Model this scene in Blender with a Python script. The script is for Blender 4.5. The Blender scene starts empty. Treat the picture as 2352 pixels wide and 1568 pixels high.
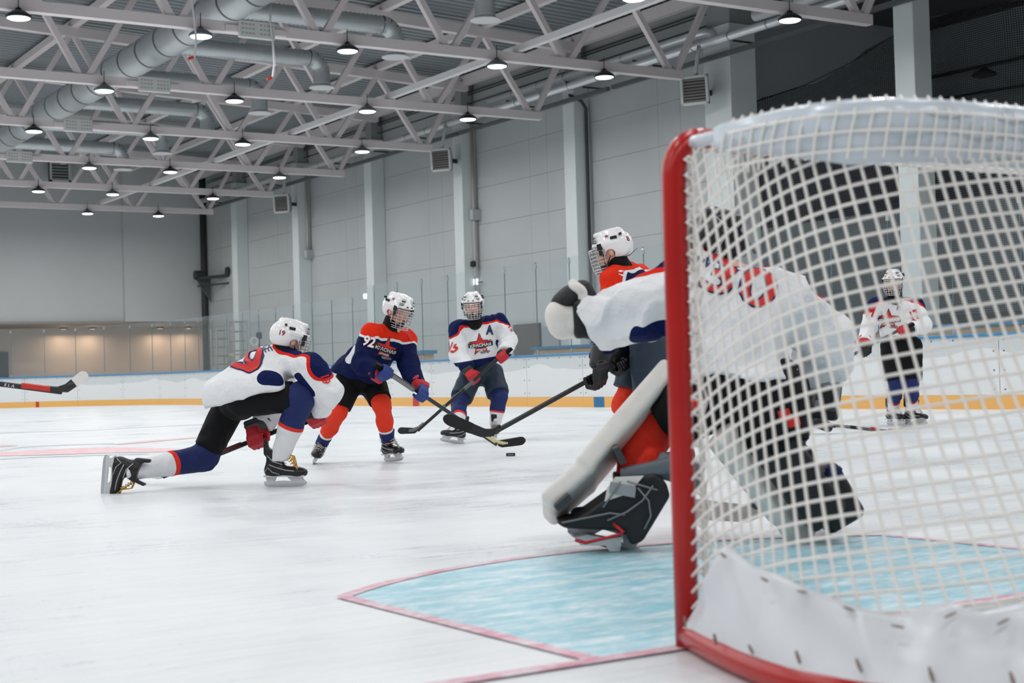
import bpy, bmesh, math, random
import numpy as np
from mathutils import Vector, Matrix
from mathutils.bvhtree import BVHTree

random.seed(7)
rng = np.random.default_rng(7)
SC = bpy.context.scene
COL = SC.collection

# ------------------------------------------------------------------ camera
IW, IH = 2352, 1568
FPX = 3450.0
YAW, PITCH, ROLL = math.radians(32.35), math.radians(1.26), -0.0282
CAM = np.array([0.0, 0.0, 0.679])
_f = np.array([math.sin(YAW)*math.cos(PITCH), math.cos(YAW)*math.cos(PITCH), math.sin(PITCH)])
_r = np.array([math.cos(YAW), -math.sin(YAW), 0.0])
_u = np.cross(_r, _f)
CR = math.cos(ROLL)*_r + math.sin(ROLL)*_u
CU = -math.sin(ROLL)*_r + math.cos(ROLL)*_u
CF = _f

def at(px, py, D=None, X=None, Y=None, Z=None):
    """world point seen at a photo pixel, at a depth or on a plane"""
    d = CF + CR*(px-IW/2)/FPX - CU*(py-IH/2)/FPX
    if X is not None: t = (X-CAM[0])/d[0]
    elif Y is not None: t = (Y-CAM[1])/d[1]
    elif Z is not None: t = (Z-CAM[2])/d[2]
    else: t = D
    return CAM + t*d

cd = bpy.data.cameras.new('camera')
cam = bpy.data.objects.new('camera', cd); COL.objects.link(cam)
cd.sensor_width = 36.0; cd.lens = FPX/IW*36.0
cd.clip_start = 0.05; cd.clip_end = 300
cam.matrix_world = Matrix(((CR[0], CU[0], -CF[0], CAM[0]), (CR[1], CU[1], -CF[1], CAM[1]),
                           (CR[2], CU[2], -CF[2], CAM[2]), (0, 0, 0, 1)))
cd.dof.use_dof = True; cd.dof.focus_distance = 11.0; cd.dof.aperture_fstop = 4.2
SC.camera = cam

# ------------------------------------------------------------------ world, view, hall lamps
w = bpy.data.worlds.new('hall_ambient_fill'); SC.world = w; w.use_nodes = True
w.node_tree.nodes['Background'].inputs[0].default_value = (0.80, 0.82, 0.83, 1)
w.node_tree.nodes['Background'].inputs[1].default_value = 0.32  # even ambient fill added in place of the unbuilt left and back walls
SC.view_settings.view_transform = 'Standard'; SC.view_settings.look = 'None'
SC.view_settings.gamma = 1.0; SC.view_settings.use_curve_mapping = False
SC.view_settings.exposure = 0.07
SC.cycles.use_adaptive_sampling = True; SC.cycles.adaptive_threshold = 0.02
SC.cycles.max_bounces = 6; SC.cycles.diffuse_bounces = 3; SC.cycles.glossy_bounces = 2; SC.cycles.transmission_bounces = 2
SC.cycles.transparent_max_bounces = 14; SC.cycles.caustics_reflective = False; SC.cycles.caustics_refractive = False
LAMP_POWER = 64.0
LAMP_COL = (0.985, 0.99, 1.0)
SPACING = 5.93
TY = [21.16 + SPACING*k for k in range(7)]           # the roof trusses in view
lamp_ld = bpy.data.lights.new('high_bay_light', 'AREA')
lamp_ld.shape = 'DISK'; lamp_ld.size = 0.40; lamp_ld.energy = LAMP_POWER; lamp_ld.color = LAMP_COL
def lamp_light(x, y, z, parent=None):
    o = bpy.data.objects.new('high_bay_light', lamp_ld); COL.objects.link(o)
    o.location = (x, y, z)
    if parent is not None: o.parent = parent
    return o
def lamp_seen(k, x):
    return (k == 0 and x > 16) or (k == 1 and x > 6.5) or (k == 2 and x > 10) or (k == 3 and x > 10) or (k in (4, 5) and x > 13) or (k == 6 and x > 16)
LAMP_X = (-13.0, -9.7, -6.3, -3.0, 0.3, 3.6, 7.0, 10.3, 13.35, 16.4, 19.7)
# the rest of the hall's lamp grid, beside and behind the camera, all out of the frame
for k in range(-4, 7):
    for x in LAMP_X:
        if not lamp_seen(k, x) and (k < 0 or x < -2.5): lamp_light(x, 21.16 + SPACING*k, 7.14)

# ------------------------------------------------------------------ helpers
def tag(o, label=None, cat=None, group=None, kind=None):
    if label: o['label'] = label
    if cat: o['category'] = cat
    if group: o['group'] = group
    if kind: o['kind'] = kind
    return o

def put(o, parent=None):
    COL.objects.link(o)
    if parent is not None:
        o.parent = parent
        p = parent; loc = Vector((0, 0, 0))
        if p.type == 'EMPTY' and p.parent is None:
            o.matrix_parent_inverse = Matrix.Translation(-Vector(p.location))
    return o

def empty(name, loc, label=None, cat=None, group=None):
    e = bpy.data.objects.new(name, None); COL.objects.link(e)
    e.location = tuple(float(c) for c in loc); e.empty_display_size = 0.2
    return tag(e, label, cat, group)

def V(p): return np.array(p, float)
def nrm(v):
    v = np.array(v, float); return v/np.linalg.norm(v)

class MB:
    def __init__(s): s.v = []; s.f = []; s.m = []; s.mi = 0
    def add(s, vs, fs):
        n = len(s.v); s.v.extend([tuple(map(float, v)) for v in vs])
        s.f.extend([tuple(i+n for i in f) for f in fs]); s.m.extend([s.mi]*len(fs)); return s
    def box(s, lo, hi):
        x0, y0, z0 = lo; x1, y1, z1 = hi
        return s.add([(x0,y0,z0),(x1,y0,z0),(x1,y1,z0),(x0,y1,z0),(x0,y0,z1),(x1,y0,z1),(x1,y1,z1),(x0,y1,z1)],
                     [(0,3,2,1),(4,5,6,7),(0,1,5,4),(1,2,6,5),(2,3,7,6),(3,0,4,7)])
    def obox(s, c, ax, half, bev=0.0):
        c = V(c); ax = [V(a) for a in ax]
        if bev <= 0:
            vs = [c + ax[0]*half[0]*i + ax[1]*half[1]*j + ax[2]*half[2]*k for k in (-1,1) for i,j in ((-1,-1),(1,-1),(1,1),(-1,1))]
            return s.add(vs, [(0,3,2,1),(4,5,6,7),(0,1,5,4),(1,2,6,5),(2,3,7,6),(3,0,4,7)])
        b = min(bev, min(half)*.95)
        vs = []; 
        for sx in (-1,1):
            for sy in (-1,1):
                for sz in (-1,1):
                    for q in range(3):
                        h = [half[0]-b, half[1]-b, half[2]-b]; h[q] = half[q]
                        vs.append(c + ax[0]*h[0]*sx + ax[1]*h[1]*sy + ax[2]*h[2]*sz)
        bm = bmesh.new()
        for v in vs: bm.verts.new(v)
        bmesh.ops.convex_hull(bm, input=bm.verts)
        bm.verts.index_update()
        r = s.add([v.co for v in bm.verts], [tuple(v.index for v in f.verts) for f in bm.faces]); bm.free(); return r
    def beam(s, a, b, wd, ht, up=(0,0,1)):
        a, b = V(a), V(b); d = nrm(b-a); side = np.cross(d, V(up))
        side = nrm(side) if np.linalg.norm(side) > 1e-6 else V((1,0,0)); u2 = np.cross(side, d)
        return s.obox((a+b)/2, (side, d, u2), (wd/2, np.linalg.norm(b-a)/2, ht/2))
    def tube(s, pts, r, n=8, closed=False, cap=True, flat=1.0, up=None):
        pts = [V(p) for p in pts]; m = len(pts)
        rs = r if hasattr(r, '__len__') else [r]*m
        ref = V(up) if up is not None else None
        vs = []; prev = None
        for i, p in enumerate(pts):
            if closed: t = pts[(i+1) % m]-pts[i-1]
            else: t = pts[min(i+1, m-1)]-pts[max(i-1, 0)]
            t = t/(np.linalg.norm(t)+1e-12)
            if ref is not None: a = ref - t*np.dot(ref, t)
            elif prev is None:
                a = np.cross(t, (0,0,1)) if abs(t[2]) < .9 else np.cross(t, (1,0,0))
            else: a = prev - t*np.dot(prev, t)
            a = a/(np.linalg.norm(a)+1e-12); prev = a; b = np.cross(t, a)
            for k in range(n):
                an = 2*math.pi*k/n
                vs.append(p + rs[i]*(math.cos(an)*a + math.sin(an)*b*flat))
        fs = []
        for i in range(m if closed else m-1):
            j = (i+1) % m
            for k in range(n):
                l = (k+1) % n
                fs.append((i*n+k, i*n+l, j*n+l, j*n+k))
        if cap and not closed:
            fs.append(tuple(range(n-1, -1, -1))); fs.append(tuple((m-1)*n+k for k in range(n)))
        return s.add(vs, fs)
    def lathe(s, o, prof, n=24, ax=((1,0,0),(0,1,0),(0,0,1))):
        o = V(o); A, B, Cc = map(V, ax); vs = []
        for r, z in prof:
            for k in range(n):
                an = 2*math.pi*k/n; vs.append(o + A*r*math.cos(an) + B*r*math.sin(an) + Cc*z)
        fs = []
        for i in range(len(prof)-1):
            for k in range(n):
                l = (k+1) % n; fs.append((i*n+k, i*n+l, (i+1)*n+l, (i+1)*n+k))
        return s.add(vs, fs)
    def prism(s, poly, d0, d1, ax):
        """2D polygon (u,v) extruded along w from d0 to d1; ax=(origin,U,V,W)"""
        o, U_, V_, W_ = map(V, ax); n = len(poly)
        vs = [o+U_*u+V_*v+W_*d0 for u, v in poly] + [o+U_*u+V_*v+W_*d1 for u, v in poly]
        fs = [tuple(range(n-1, -1, -1)), tuple(range(n, 2*n))] + [(i, (i+1) % n, (i+1) % n+n, i+n) for i in range(n)]
        return s.add(vs, fs)
    def mesh(s, name):
        me = bpy.data.meshes.new(name); me.from_pydata(s.v, [], s.f)
        if any(s.m): me.polygons.foreach_set('material_index', s.m)
        return me
    def build(s, name, mat, parent=None, smooth=False, fix=True):
        me = s.mesh(name)
        if fix:
            bm = bmesh.new(); bm.from_mesh(me); bmesh.ops.recalc_face_normals(bm, faces=bm.faces); bm.to_mesh(me); bm.free()
        for m in (mat if isinstance(mat, (list, tuple)) else [mat]): me.materials.append(m)
        if smooth: me.polygons.foreach_set('use_smooth', [True]*len(me.polygons)); 
        if smooth == 'auto': me.set_sharp_from_angle(angle=math.radians(38))
        o = bpy.data.objects.new(name, me); put(o, parent); return o

def inst(name, me, parent=None, mw=None):
    o = bpy.data.objects.new(name, me); put(o, parent)
    if mw is not None: o.matrix_basis = mw
    return o

# ------------------------------------------------------------------ materials
def s2l(c):
    return tuple(((x/255)/12.92 if x/255 <= .04045 else ((x/255+.055)/1.055)**2.4) for x in c)
MATS = {}
def mat(name, rgb, rough=.5, metal=0.0, spec=.5, var=0.0, vscale=6.0, bump=0.0, bscale=40.0, stretch=(1,1,1), lin=False):
    """principled material; var = colour mottling, bump = fine relief"""
    m = bpy.data.materials.new(name); m.use_nodes = True; nt = m.node_tree; b = nt.nodes['Principled BSDF']
    c = tuple(rgb) if lin else s2l(rgb)
    b.inputs['Base Color'].default_value = (*c, 1); b.inputs['Roughness'].default_value = rough
    b.inputs['Metallic'].default_value = metal; b.inputs['Specular IOR Level'].default_value = spec
    if var or bump:
        tc = nt.nodes.new('ShaderNodeTexCoord'); mp = nt.nodes.new('ShaderNodeMapping'); mp.inputs['Scale'].default_value = stretch
        nt.links.new(tc.outputs['Object'], mp.inputs[0])
    if var:
        n = nt.nodes.new('ShaderNodeTexNoise'); n.inputs['Scale'].default_value = vscale; n.inputs['Detail'].default_value = 5
        nt.links.new(mp.outputs[0], n.inputs['Vector'])
        r = nt.nodes.new('ShaderNodeMapRange'); r.inputs[1].default_value = .3; r.inputs[2].default_value = .7
        r.inputs[3].default_value = 1-var; r.inputs[4].default_value = 1+var
        nt.links.new(n.outputs[0], r.inputs[0])
        h = nt.nodes.new('ShaderNodeHueSaturation'); h.inputs['Color'].default_value = (*c, 1)
        nt.links.new(r.outputs[0], h.inputs['Value']); nt.links.new(h.outputs[0], b.inputs['Base Color'])
    if bump:
        n2 = nt.nodes.new('ShaderNodeTexNoise'); n2.inputs['Scale'].default_value = bscale; n2.inputs['Detail'].default_value = 4
        nt.links.new(mp.outputs[0], n2.inputs['Vector'])
        bp = nt.nodes.new('ShaderNodeBump'); bp.inputs['Strength'].default_value = bump; bp.inputs['Distance'].default_value = .01
        nt.links.new(n2.outputs[0], bp.inputs['Height']); nt.links.new(bp.outputs[0], b.inputs['Normal'])
    MATS[name] = m
    return m
def emit(name, rgb, strength):
    m = bpy.data.materials.new(name); m.use_nodes = True; nt = m.node_tree; nt.nodes.clear()
    e = nt.nodes.new('ShaderNodeEmission'); e.inputs[0].default_value = (*rgb, 1); e.inputs[1].default_value = strength
    o = nt.nodes.new('ShaderNodeOutputMaterial'); nt.links.new(e.outputs[0], o.inputs[0]); MATS[name] = m; return m

class NT:
    """tiny node helper"""
    def __init__(s, m): s.nt = m.node_tree
    def n(s, t, **kw):
        x = s.nt.nodes.new(t)
        for k, v in kw.items(): setattr(x, k, v)
        return x
    def l(s, a, b): s.nt.links.new(a, b)
    def val(s, i, x):
        if hasattr(x, 'links') or isinstance(x, bpy.types.NodeSocket): s.l(x, i)
        else: i.default_value = x
    def math(s, op, a, b=0.0, c=None):
        x = s.n('ShaderNodeMath', operation=op); s.val(x.inputs[0], a); s.val(x.inputs[1], b)
        if c is not None: s.val(x.inputs[2], c)
        return x.outputs[0]
    def mix(s, f, a, b):
        x = s.n('ShaderNodeMix', data_type='RGBA'); s.val(x.inputs[0], f); s.val(x.inputs[6], a); s.val(x.inputs[7], b); return x.outputs[2]
    def attr(s, name):
        x = s.n('ShaderNodeAttribute', attribute_name=name); return x.outputs['Fac']
    def noise(s, scale, detail=3, vec=None, rough=.5):
        x = s.n('ShaderNodeTexNoise'); x.inputs['Scale'].default_value = scale; x.inputs['Detail'].default_value = detail
        x.inputs['Roughness'].default_value = rough
        if vec is not None: s.l(vec, x.inputs['Vector'])
        return x.outputs[0]
def rgba(c): return (*s2l(c), 1)
# ================================================================== the hall
# ---- ice
def ice_material():
    m = bpy.data.materials.new('ice'); m.use_nodes = True; t = NT(m); b = m.node_tree.nodes['Principled BSDF']
    tc = t.n('ShaderNodeTexCoord')
    def mapped(rot, sc):
        mp = t.n('ShaderNodeMapping'); mp.inputs['Rotation'].default_value = (0, 0, rot); mp.inputs['Scale'].default_value = sc
        t.l(tc.outputs['Object'], mp.inputs[0]); return mp.outputs[0]
    big = t.noise(.8, 6, mapped(0, (1, 1, 1)), .6)
    s1 = t.noise(9, 5, mapped(-.55, (.22, 3.2, 1)), .65)
    s2 = t.noise(14, 5, mapped(.5, (.25, 3.0, 1)), .65)
    fine = t.noise(60, 4, mapped(.1, (.6, 1.2, 1)), .7)
    a = t.math('ADD', t.math('MULTIPLY', big, .35), t.math('MULTIPLY', s1, .3))
    a = t.math('ADD', a, t.math('MULTIPLY', s2, .2)); a = t.math('ADD', a, t.math('MULTIPLY', fine, .15))
    r = t.n('ShaderNodeMapRange'); t.l(a, r.inputs[0]); r.inputs[1].default_value = .36; r.inputs[2].default_value = .56
    col = t.mix(r.outputs[0], (.58, .63, .66, 1), (.81, .835, .85, 1))
    t.l(col, b.inputs['Base Color'])
    rr = t.n('ShaderNodeMapRange'); t.l(a, rr.inputs[0]); rr.inputs[1].default_value = .38; rr.inputs[2].default_value = .58
    rr.inputs[3].default_value = .20; rr.inputs[4].default_value = .48
    t.l(rr.outputs[0], b.inputs['Roughness'])
    b.inputs['Specular IOR Level'].default_value = .30
    bp = t.n('ShaderNodeBump'); bp.inputs['Strength'].default_value = .16; bp.inputs['Distance'].default_value = .012
    t.l(a, bp.inputs['Height']); t.l(bp.outputs[0], b.inputs['Normal'])
    return m
M_ICE = ice_material()
def paint_material(name, rgb, cover, sc=7.0, st=(.5, 1.6, 1)):
    """paint frozen under worn, snowy ice: flecks of white ice over it"""
    m = bpy.data.materials.new(name); m.use_nodes = True; t = NT(m); b = m.node_tree.nodes['Principled BSDF']
    tc = t.n('ShaderNodeTexCoord'); mp = t.n('ShaderNodeMapping'); mp.inputs['Scale'].default_value = st; mp.inputs['Rotation'].default_value = (0, 0, -.56)
    t.l(tc.outputs['Object'], mp.inputs[0])
    a = t.math('ADD', t.math('MULTIPLY', t.noise(sc, 6, mp.outputs[0], .65), .6), t.math('MULTIPLY', t.noise(sc*5, 4, mp.outputs[0], .6), .4))
    r = t.n('ShaderNodeMapRange'); t.l(a, r.inputs[0]); r.inputs[1].default_value = .44; r.inputs[2].default_value = .62
    r.inputs[3].default_value = 1-cover; r.inputs[4].default_value = .92
    t.l(t.mix(r.outputs[0], rgba(rgb), (.82, .88, .91, 1)), b.inputs['Base Color'])
    b.inputs['Roughness'].default_value = .4; b.inputs['Specular IOR Level'].default_value = .3
    return m
M_CREASE = paint_material('crease_blue', (128, 196, 212), .9)
M_REDLINE = paint_material('ice_line_red', (205, 90, 125), .8, 12)
M_PINK = paint_material('ice_logo_red', (226, 140, 145), .9, 10)
M_BLUEICE = paint_material('ice_line_grey', (176, 186, 196), .8, 10)

m = MB(); m.add([(-28, -14, 0), (34, -14, 0), (34, 68, 0), (-28, 68, 0)], [(0, 1, 2, 3)])
floor = m.build('floor', M_ICE); tag(floor, kind='structure', label='white scratched rink ice')

def strip(pts, wd, z, name, mt, closed=False):
    """flat painted line along a polyline on the ice"""
    pts = [V((p[0], p[1], z)) for p in pts]; L = []; R_ = []
    for i, p in enumerate(pts):
        if closed: d = pts[(i+1) % len(pts)]-pts[i-1]
        else: d = pts[min(i+1, len(pts)-1)]-pts[max(i-1, 0)]
        d = nrm(d); nn = V((-d[1], d[0], 0)); L.append(p+nn*wd/2); R_.append(p-nn*wd/2)
    n = len(pts); mb = MB()
    mb.add(L+R_, [(i, i+n, (i+1) % n+n, (i+1) % n) for i in range(n if closed else n-1)])
    return mb.build(name, mt, floor)
GX0, GY = 2.318, 2.896            # left post
GX1 = GX0+1.83; GXC = (GX0+GX1)/2
# crease: sides 0.27 outside the posts, 1.37 deep, then an arc
cx0, cx1 = GX0-.27, GX1+.27; yf = GY+1.36
R_arc = math.hypot(cx1-GXC, 1.36)
a0 = math.asin((yf-GY)/R_arc)
arc = [(GXC+R_arc*math.cos(a), GY+R_arc*math.sin(a)) for a in np.linspace(math.pi-a0, a0, 40)]
poly = [(cx0, GY)] + arc + [(cx1, GY)]
mb = MB(); mb.add([(x, y, .002) for x, y in poly], [tuple(range(len(poly)))]); mb.build('goal_crease', M_CREASE, floor)
strip([(cx0, GY), (cx0, yf)], .05, .004, 'crease_line', M_REDLINE)
strip(arc, .05, .0045, 'crease_line', M_REDLINE)
strip([(cx1, GY), (cx1, yf)], .05, .004, 'crease_line', M_REDLINE)
strip([(-9, GY), (16.5, GY)], .055, .005, 'goal_line', M_REDLINE)
def ice_poly(name, pix, mt, z=.003):
    mb = MB(); mb.add([tuple(at(x, y, Z=z)) for x, y in pix], [tuple(range(len(pix)))]); return mb.build(name, mt, floor)
ice_poly('ice_logo', [(-60, 1044), (0, 1038), (120, 1031), (240, 1026.5), (400, 1029), (520, 1036), (400, 1037), (240, 1040), (120, 1044), (0, 1047), (-60, 1050)], M_PINK)
ice_poly('ice_logo', [(255, 1020), (330, 1011.5), (452, 1003.2), (452, 1005.4), (340, 1015), (280, 1020)], M_PINK)
ice_poly('ice_logo', [(-40, 1020), (0, 1021), (42, 1022.6), (0, 1025.5), (-40, 1026)], M_PINK)
ice_poly('ice_line', [(-40, 1052), (60, 1047.5), (200, 1043.5), (320, 1040.5), (345, 1042), (200, 1046), (60, 1051), (-40, 1058)], M_BLUEICE, .0025)
ice_poly('ice_line', [(0, 1033), (45, 1024), (130, 1021), (260, 1016), (262, 1019), (130, 1022.6), (50, 1027), (0, 1036)], M_BLUEICE, .0025)
ice_poly('ice_line', [(-40, 994), (200, 987), (470, 973), (470, 974.2), (200, 988.4), (-40, 995.6)], M_BLUEICE, .0025)

# ---- boards and glass, path of the rink edge (inner face)
XB, YE, RC = 17.0, 55.5, 8.5
def rink_path(s):
    """arc-length point + outward normal: start (XB,6), up the long side, round the far corner, along the end"""
    L1 = (YE-RC)-6.0; L2 = RC*math.pi/2
    if s < L1: return V((XB, 6.0+s, 0)), V((1, 0, 0))
    if s < L1+L2:
        a = (s-L1)/RC; return V((XB-RC+RC*math.cos(a), YE-RC+RC*math.sin(a), 0)), V((math.cos(a), math.sin(a), 0))
    return V((XB-RC-(s-L1-L2), YE, 0)), V((0, 1, 0))
L_STRAIGHT = YE-RC-6.0
L_TOT = L_STRAIGHT + RC*math.pi/2 + 6.0
def sweep(mb, s0, s1, prof, step=.6):
    """extrude a closed (outward, z) profile along the rink edge"""
    n = max(1, int(math.ceil((s1-s0)/step))); 
    if s1 <= L_STRAIGHT: n = 1
    k = len(prof); vs = []
    for i in range(n+1):
        p, nn = rink_path(s0+(s1-s0)*i/n)
        for o, z in prof: vs.append(p+nn*o+V((0, 0, z)))
    fs = [(i*k+j, i*k+(j+1) % k, (i+1)*k+(j+1) % k, (i+1)*k+j) for i in range(n) for j in range(k)]
    fs += [tuple(range(k)), tuple(n*k+j for j in range(k-1, -1, -1))]
    mb.add(vs, fs); return mb
def rectp(o0, o1, z0, z1): return [(o0, z0), (o1, z0), (o1, z1), (o0, z1)]

def board_material():
    m = bpy.data.materials.new('board_white'); m.use_nodes = True; t = NT(m); b = m.node_tree.nodes['Principled BSDF']
    tc = t.n('ShaderNodeTexCoord'); sp = t.n('ShaderNodeSeparateXYZ'); t.l(tc.outputs['Object'], sp.inputs[0])
    # pale scalloped print along the top of the boards
    wv = t.math('MULTIPLY', t.math('ABSOLUTE', t.math('SINE', t.math('MULTIPLY', t.math('ADD', sp.outputs[1], sp.outputs[0]), 1.1))), .13)
    edge = t.math('ADD', wv, t.math('MULTIPLY', t.noise(2.2, 2, tc.outputs['Object']), .12))
    f = t.math('GREATER_THAN', sp.outputs[2], t.math('SUBTRACT', .93, edge))
    c = t.mix(f, rgba((228, 230, 230)), rgba((207, 212, 213)))
    mott = t.noise(1.5, 4, tc.outputs['Object'])
    c2 = t.mix(t.math('MULTIPLY', mott, .12), c, rgba((190, 198, 202)))
    t.l(c2, b.inputs['Base Color']); b.inputs['Roughness'].default_value = .38
    return m
M_BOARD = board_material()
M_KICK = mat('kick_plate_yellow', (236, 180, 100), .4)
M_CAP = mat('cap_rail_blue', (62, 132, 178), .35)
M_MARKR = mat('mark_red', (196, 52, 40), .4); M_MARKB = mat('mark_blue', (40, 110, 160), .4)
M_SCREW = mat('screw_dark', (90, 95, 98), .5)
boards = empty('dasher_boards', (XB, 30, 0), 'white dasher boards with blue cap rail and yellow kick plate round the rink', 'boards')
PANEL = 2.03
s = 0.0
while s < L_TOT-.5:
    e = min(s+PANEL, L_TOT)
    mb = MB(); sweep(mb, s+.006, e-.006, rectp(0, .05, .2, 1.03)); mb.build('board_panel', M_BOARD, boards)
    mb = MB(); sweep(mb, s+.002, e-.002, rectp(-.012, .05, 0, .198)); mb.build('kick_plate', M_KICK, boards)
    # screws down both edges of each panel
    mb = MB()
    for ss in (s+.09, e-.09):
        p, nn = rink_path(ss); tn = V((-nn[1], nn[0], 0))
        for z in (.28, .55, .82, .98): mb.obox(p-nn*.001+V((0, 0, z)), (tn, nn, (0, 0, 1)), (.011, .003, .011))
    for q in range(1, 5):
        p, nn = rink_path(s+(e-s)*q/5); tn = V((-nn[1], nn[0], 0)); mb.obox(p-nn*.001+V((0, 0, .99)), (tn, nn, (0, 0, 1)), (.011, .003, .011))
    tag(mb.build('screws', M_SCREW, boards), kind='stuff')
    mb = MB(); sweep(mb, s, e, [(-.03, 1.03), (.13, 1.03), (.13, 1.075), (-.02, 1.075), (-.03, 1.065)]); mb.build('cap_rail', M_CAP, boards)
    s = e
mb = MB(); sweep(mb, 0, L_TOT, rectp(.051, .06, .02, 1.0)); mb.build('backing', mat('board_back', (70, 74, 78), .7), boards)
def kick_mark(px, wd, mt):
    best = min(np.linspace(0, L_TOT, 3000), key=lambda q: abs(proj_x(rink_path(q)[0])-px))
    mb = MB(); sweep(mb, best-wd/2, best+wd/2, rectp(-.016, -.011, 0, .199), .1); mb.build('line_mark', mt, boards)
def proj_x(P):
    d = V(P)-CAM; return IW/2+FPX*np.dot(d, CR)/np.dot(d, CF)
kick_mark(87, .12, M_MARKR); kick_mark(957, .3, M_MARKR); kick_mark(1377, .34, M_MARKB)

def glass_material():
    m = bpy.data.materials.new('rink_glass'); m.use_nodes = True; t = NT(m); nt = m.node_tree; nt.nodes.clear()
    tr = t.n('ShaderNodeBsdfTransparent'); tr.inputs[0].default_value = (.955, .975, .98, 1)
    gl = t.n('ShaderNodeBsdfGlossy'); gl.inputs['Roughness'].default_value = .02; gl.inputs[0].default_value = (.9, .95, .97, 1)
    df = t.n('ShaderNodeBsdfDiffuse'); df.inputs[0].default_value = (.62, .70, .72, 1)
    lw = t.n('ShaderNodeLayerWeight'); lw.inputs[0].default_value = .5
    fr = t.math('ADD', .035, t.math('MULTIPLY', t.math('POWER', lw.outputs['Facing'], 5.0), .6))
    mx = t.n('ShaderNodeMixShader'); t.l(fr, mx.inputs[0]); t.l(tr.outputs[0], mx.inputs[1]); t.l(gl.outputs[0], mx.inputs[2])
    m2 = t.n('ShaderNodeMixShader'); m2.inputs[0].default_value = .045; t.l(mx.outputs[0], m2.inputs[1]); t.l(df.outputs[0], m2.inputs[2])
    o = t.n('ShaderNodeOutputMaterial'); t.l(m2.outputs[0], o.inputs[0]); return m
M_GLASS = glass_material()
M_GEDGE = mat('glass_edge', (96, 122, 128), .25)
M_STEEL = mat('brushed_steel', (170, 174, 176), .35, .8)
glass = empty('rink_glass', (XB+.05, 30, 1.07), 'clear safety glass panes standing on the dasher boards', 'glass')
s = .4; GW = 1.22
while s < L_TOT-.6:
    e = min(s+GW, L_TOT); p, nn = rink_path(s)
    top = 3.0 if (s < L_STRAIGHT and p[1] < 34.4) else 2.77
    mb = MB(); sweep(mb, s+.008, e-.008, rectp(.04, .052, 1.07, top), .4); pane = mb.build('glass_pane', M_GLASS, glass)
    tn = V((-nn[1], nn[0], 0))
    mb = MB(); mb.obox(p+nn*.046+V((0, 0, (1.07+top)/2)), (tn, nn, (0, 0, 1)), (.006, .008, (top-1.07)/2-.02)); mb.build('pane_edge', M_GEDGE, glass)
    mb = MB(); mb.obox(p+nn*.046+V((0, 0, top-.10)), (tn, nn, (0, 0, 1)), (.035, .014, .05), .008); mb.build('clip', M_STEEL, glass)
    mb = MB(); mb.obox(p+nn*.046+V((0, 0, 1.12)), (tn, nn, (0, 0, 1)), (.03, .014, .05), .008); mb.build('clip', M_STEEL, glass)
    s = e

# ---- long wall with columns
M_WALL = mat('wall_panel_grey', (184, 188, 188), .55, var=.035, vscale=.7)
M_JOINT = mat('wall_joint', (150, 155, 157), .8)
M_COL = mat('column_paint', (214, 220, 219), .6, var=.02, vscale=1.5)
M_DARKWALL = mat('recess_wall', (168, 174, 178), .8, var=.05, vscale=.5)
M_DARK = mat('dark_metal', (52, 55, 58), .5)
M_BLACK = mat('black_plastic', (20, 21, 23), .45)
XW = 23.6
mb = MB(); mb.box((XW+.05, 27.0, 0), (XW+.2, 61.8, 10.6)); wall_right = mb.build('wall_right', M_JOINT); tag(wall_right, kind='structure', label='long wall of pale grey panels')
mb_p = {}
for k in range(1, 7):
    y0 = 21.04+6*k; 
    for (ya, yb) in ((y0, y0+2.1), (y0+2.1, y0+3.0), (y0+3.0, y0+6.0)):
        if k == 6: 
            yb = min(yb, 61.8)
            if ya >= 61.7: continue
        z = 0.0; r = 0
        for z0, z1 in ((0, 2.0), (2.0, 3.05), (3.05, 4.15), (4.15, 5.24), (5.24, 6.35), (6.35, 7.42), (7.42, 8.5), (8.5, 9.55)):
            mb = MB(); mb.box((XW, ya+.004, z0+.004), (XW+.05, yb-.004, z1-.004)); mb.build('wall_panel', M_WALL, wall_right)
names = ['nearest the spectator recess', 'left of the wide column', 'third along the long wall, between two fan heaters', 'fourth along the long wall', 'fifth along the long wall', 'beside the farthest fan heater', 'last before the far corner']
clabel = ['free-standing white column in front of the dark black netting',
          'wide white column at the edge of the dark spectator recess',
          'white wall column just left of the wide column, with a dark cable conduit',
          'white wall column beside the middle fan heater',
          'white wall column seen above the helmet in navy jersey',
          'white wall column beside the farthest fan heater',
          'white wall column nearest the far corner of the hall']
M_CONC = mat('column_head', (150, 154, 155), .7)
for k in range(7):
    y0 = 21.04+6*k
    c = empty('column', (23.35, y0+.25, 0), clabel[k], 'column', 'columns along the long wall')
    x0, x1, ya, yb, zt = 23.1, 23.6, y0, y0+.53, 8.75
    if k == 1: x0, x1, ya, yb = 23.1, 23.9, 26.64, 27.6
    if k == 0: zt = 9.3
    mb = MB(); mb.obox(((x0+x1)/2, (ya+yb)/2, zt/2), ((1, 0, 0), (0, 1, 0), (0, 0, 1)), ((x1-x0)/2, (yb-ya)/2, zt/2), .012); mb.build('shaft', M_COL, c)
    mb = MB(); mb.box((x0+.08, ya+.06, zt), (x1-.04, yb-.06, 9.55)); mb.build('steel_head', M_CONC, c)
    if k == 1: 
        mb = MB(); mb.box((x0+.2, ya+.1, 8.75), (x1, yb-.1, 10)); mb.build('upper_shaft', M_COL, c)
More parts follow.
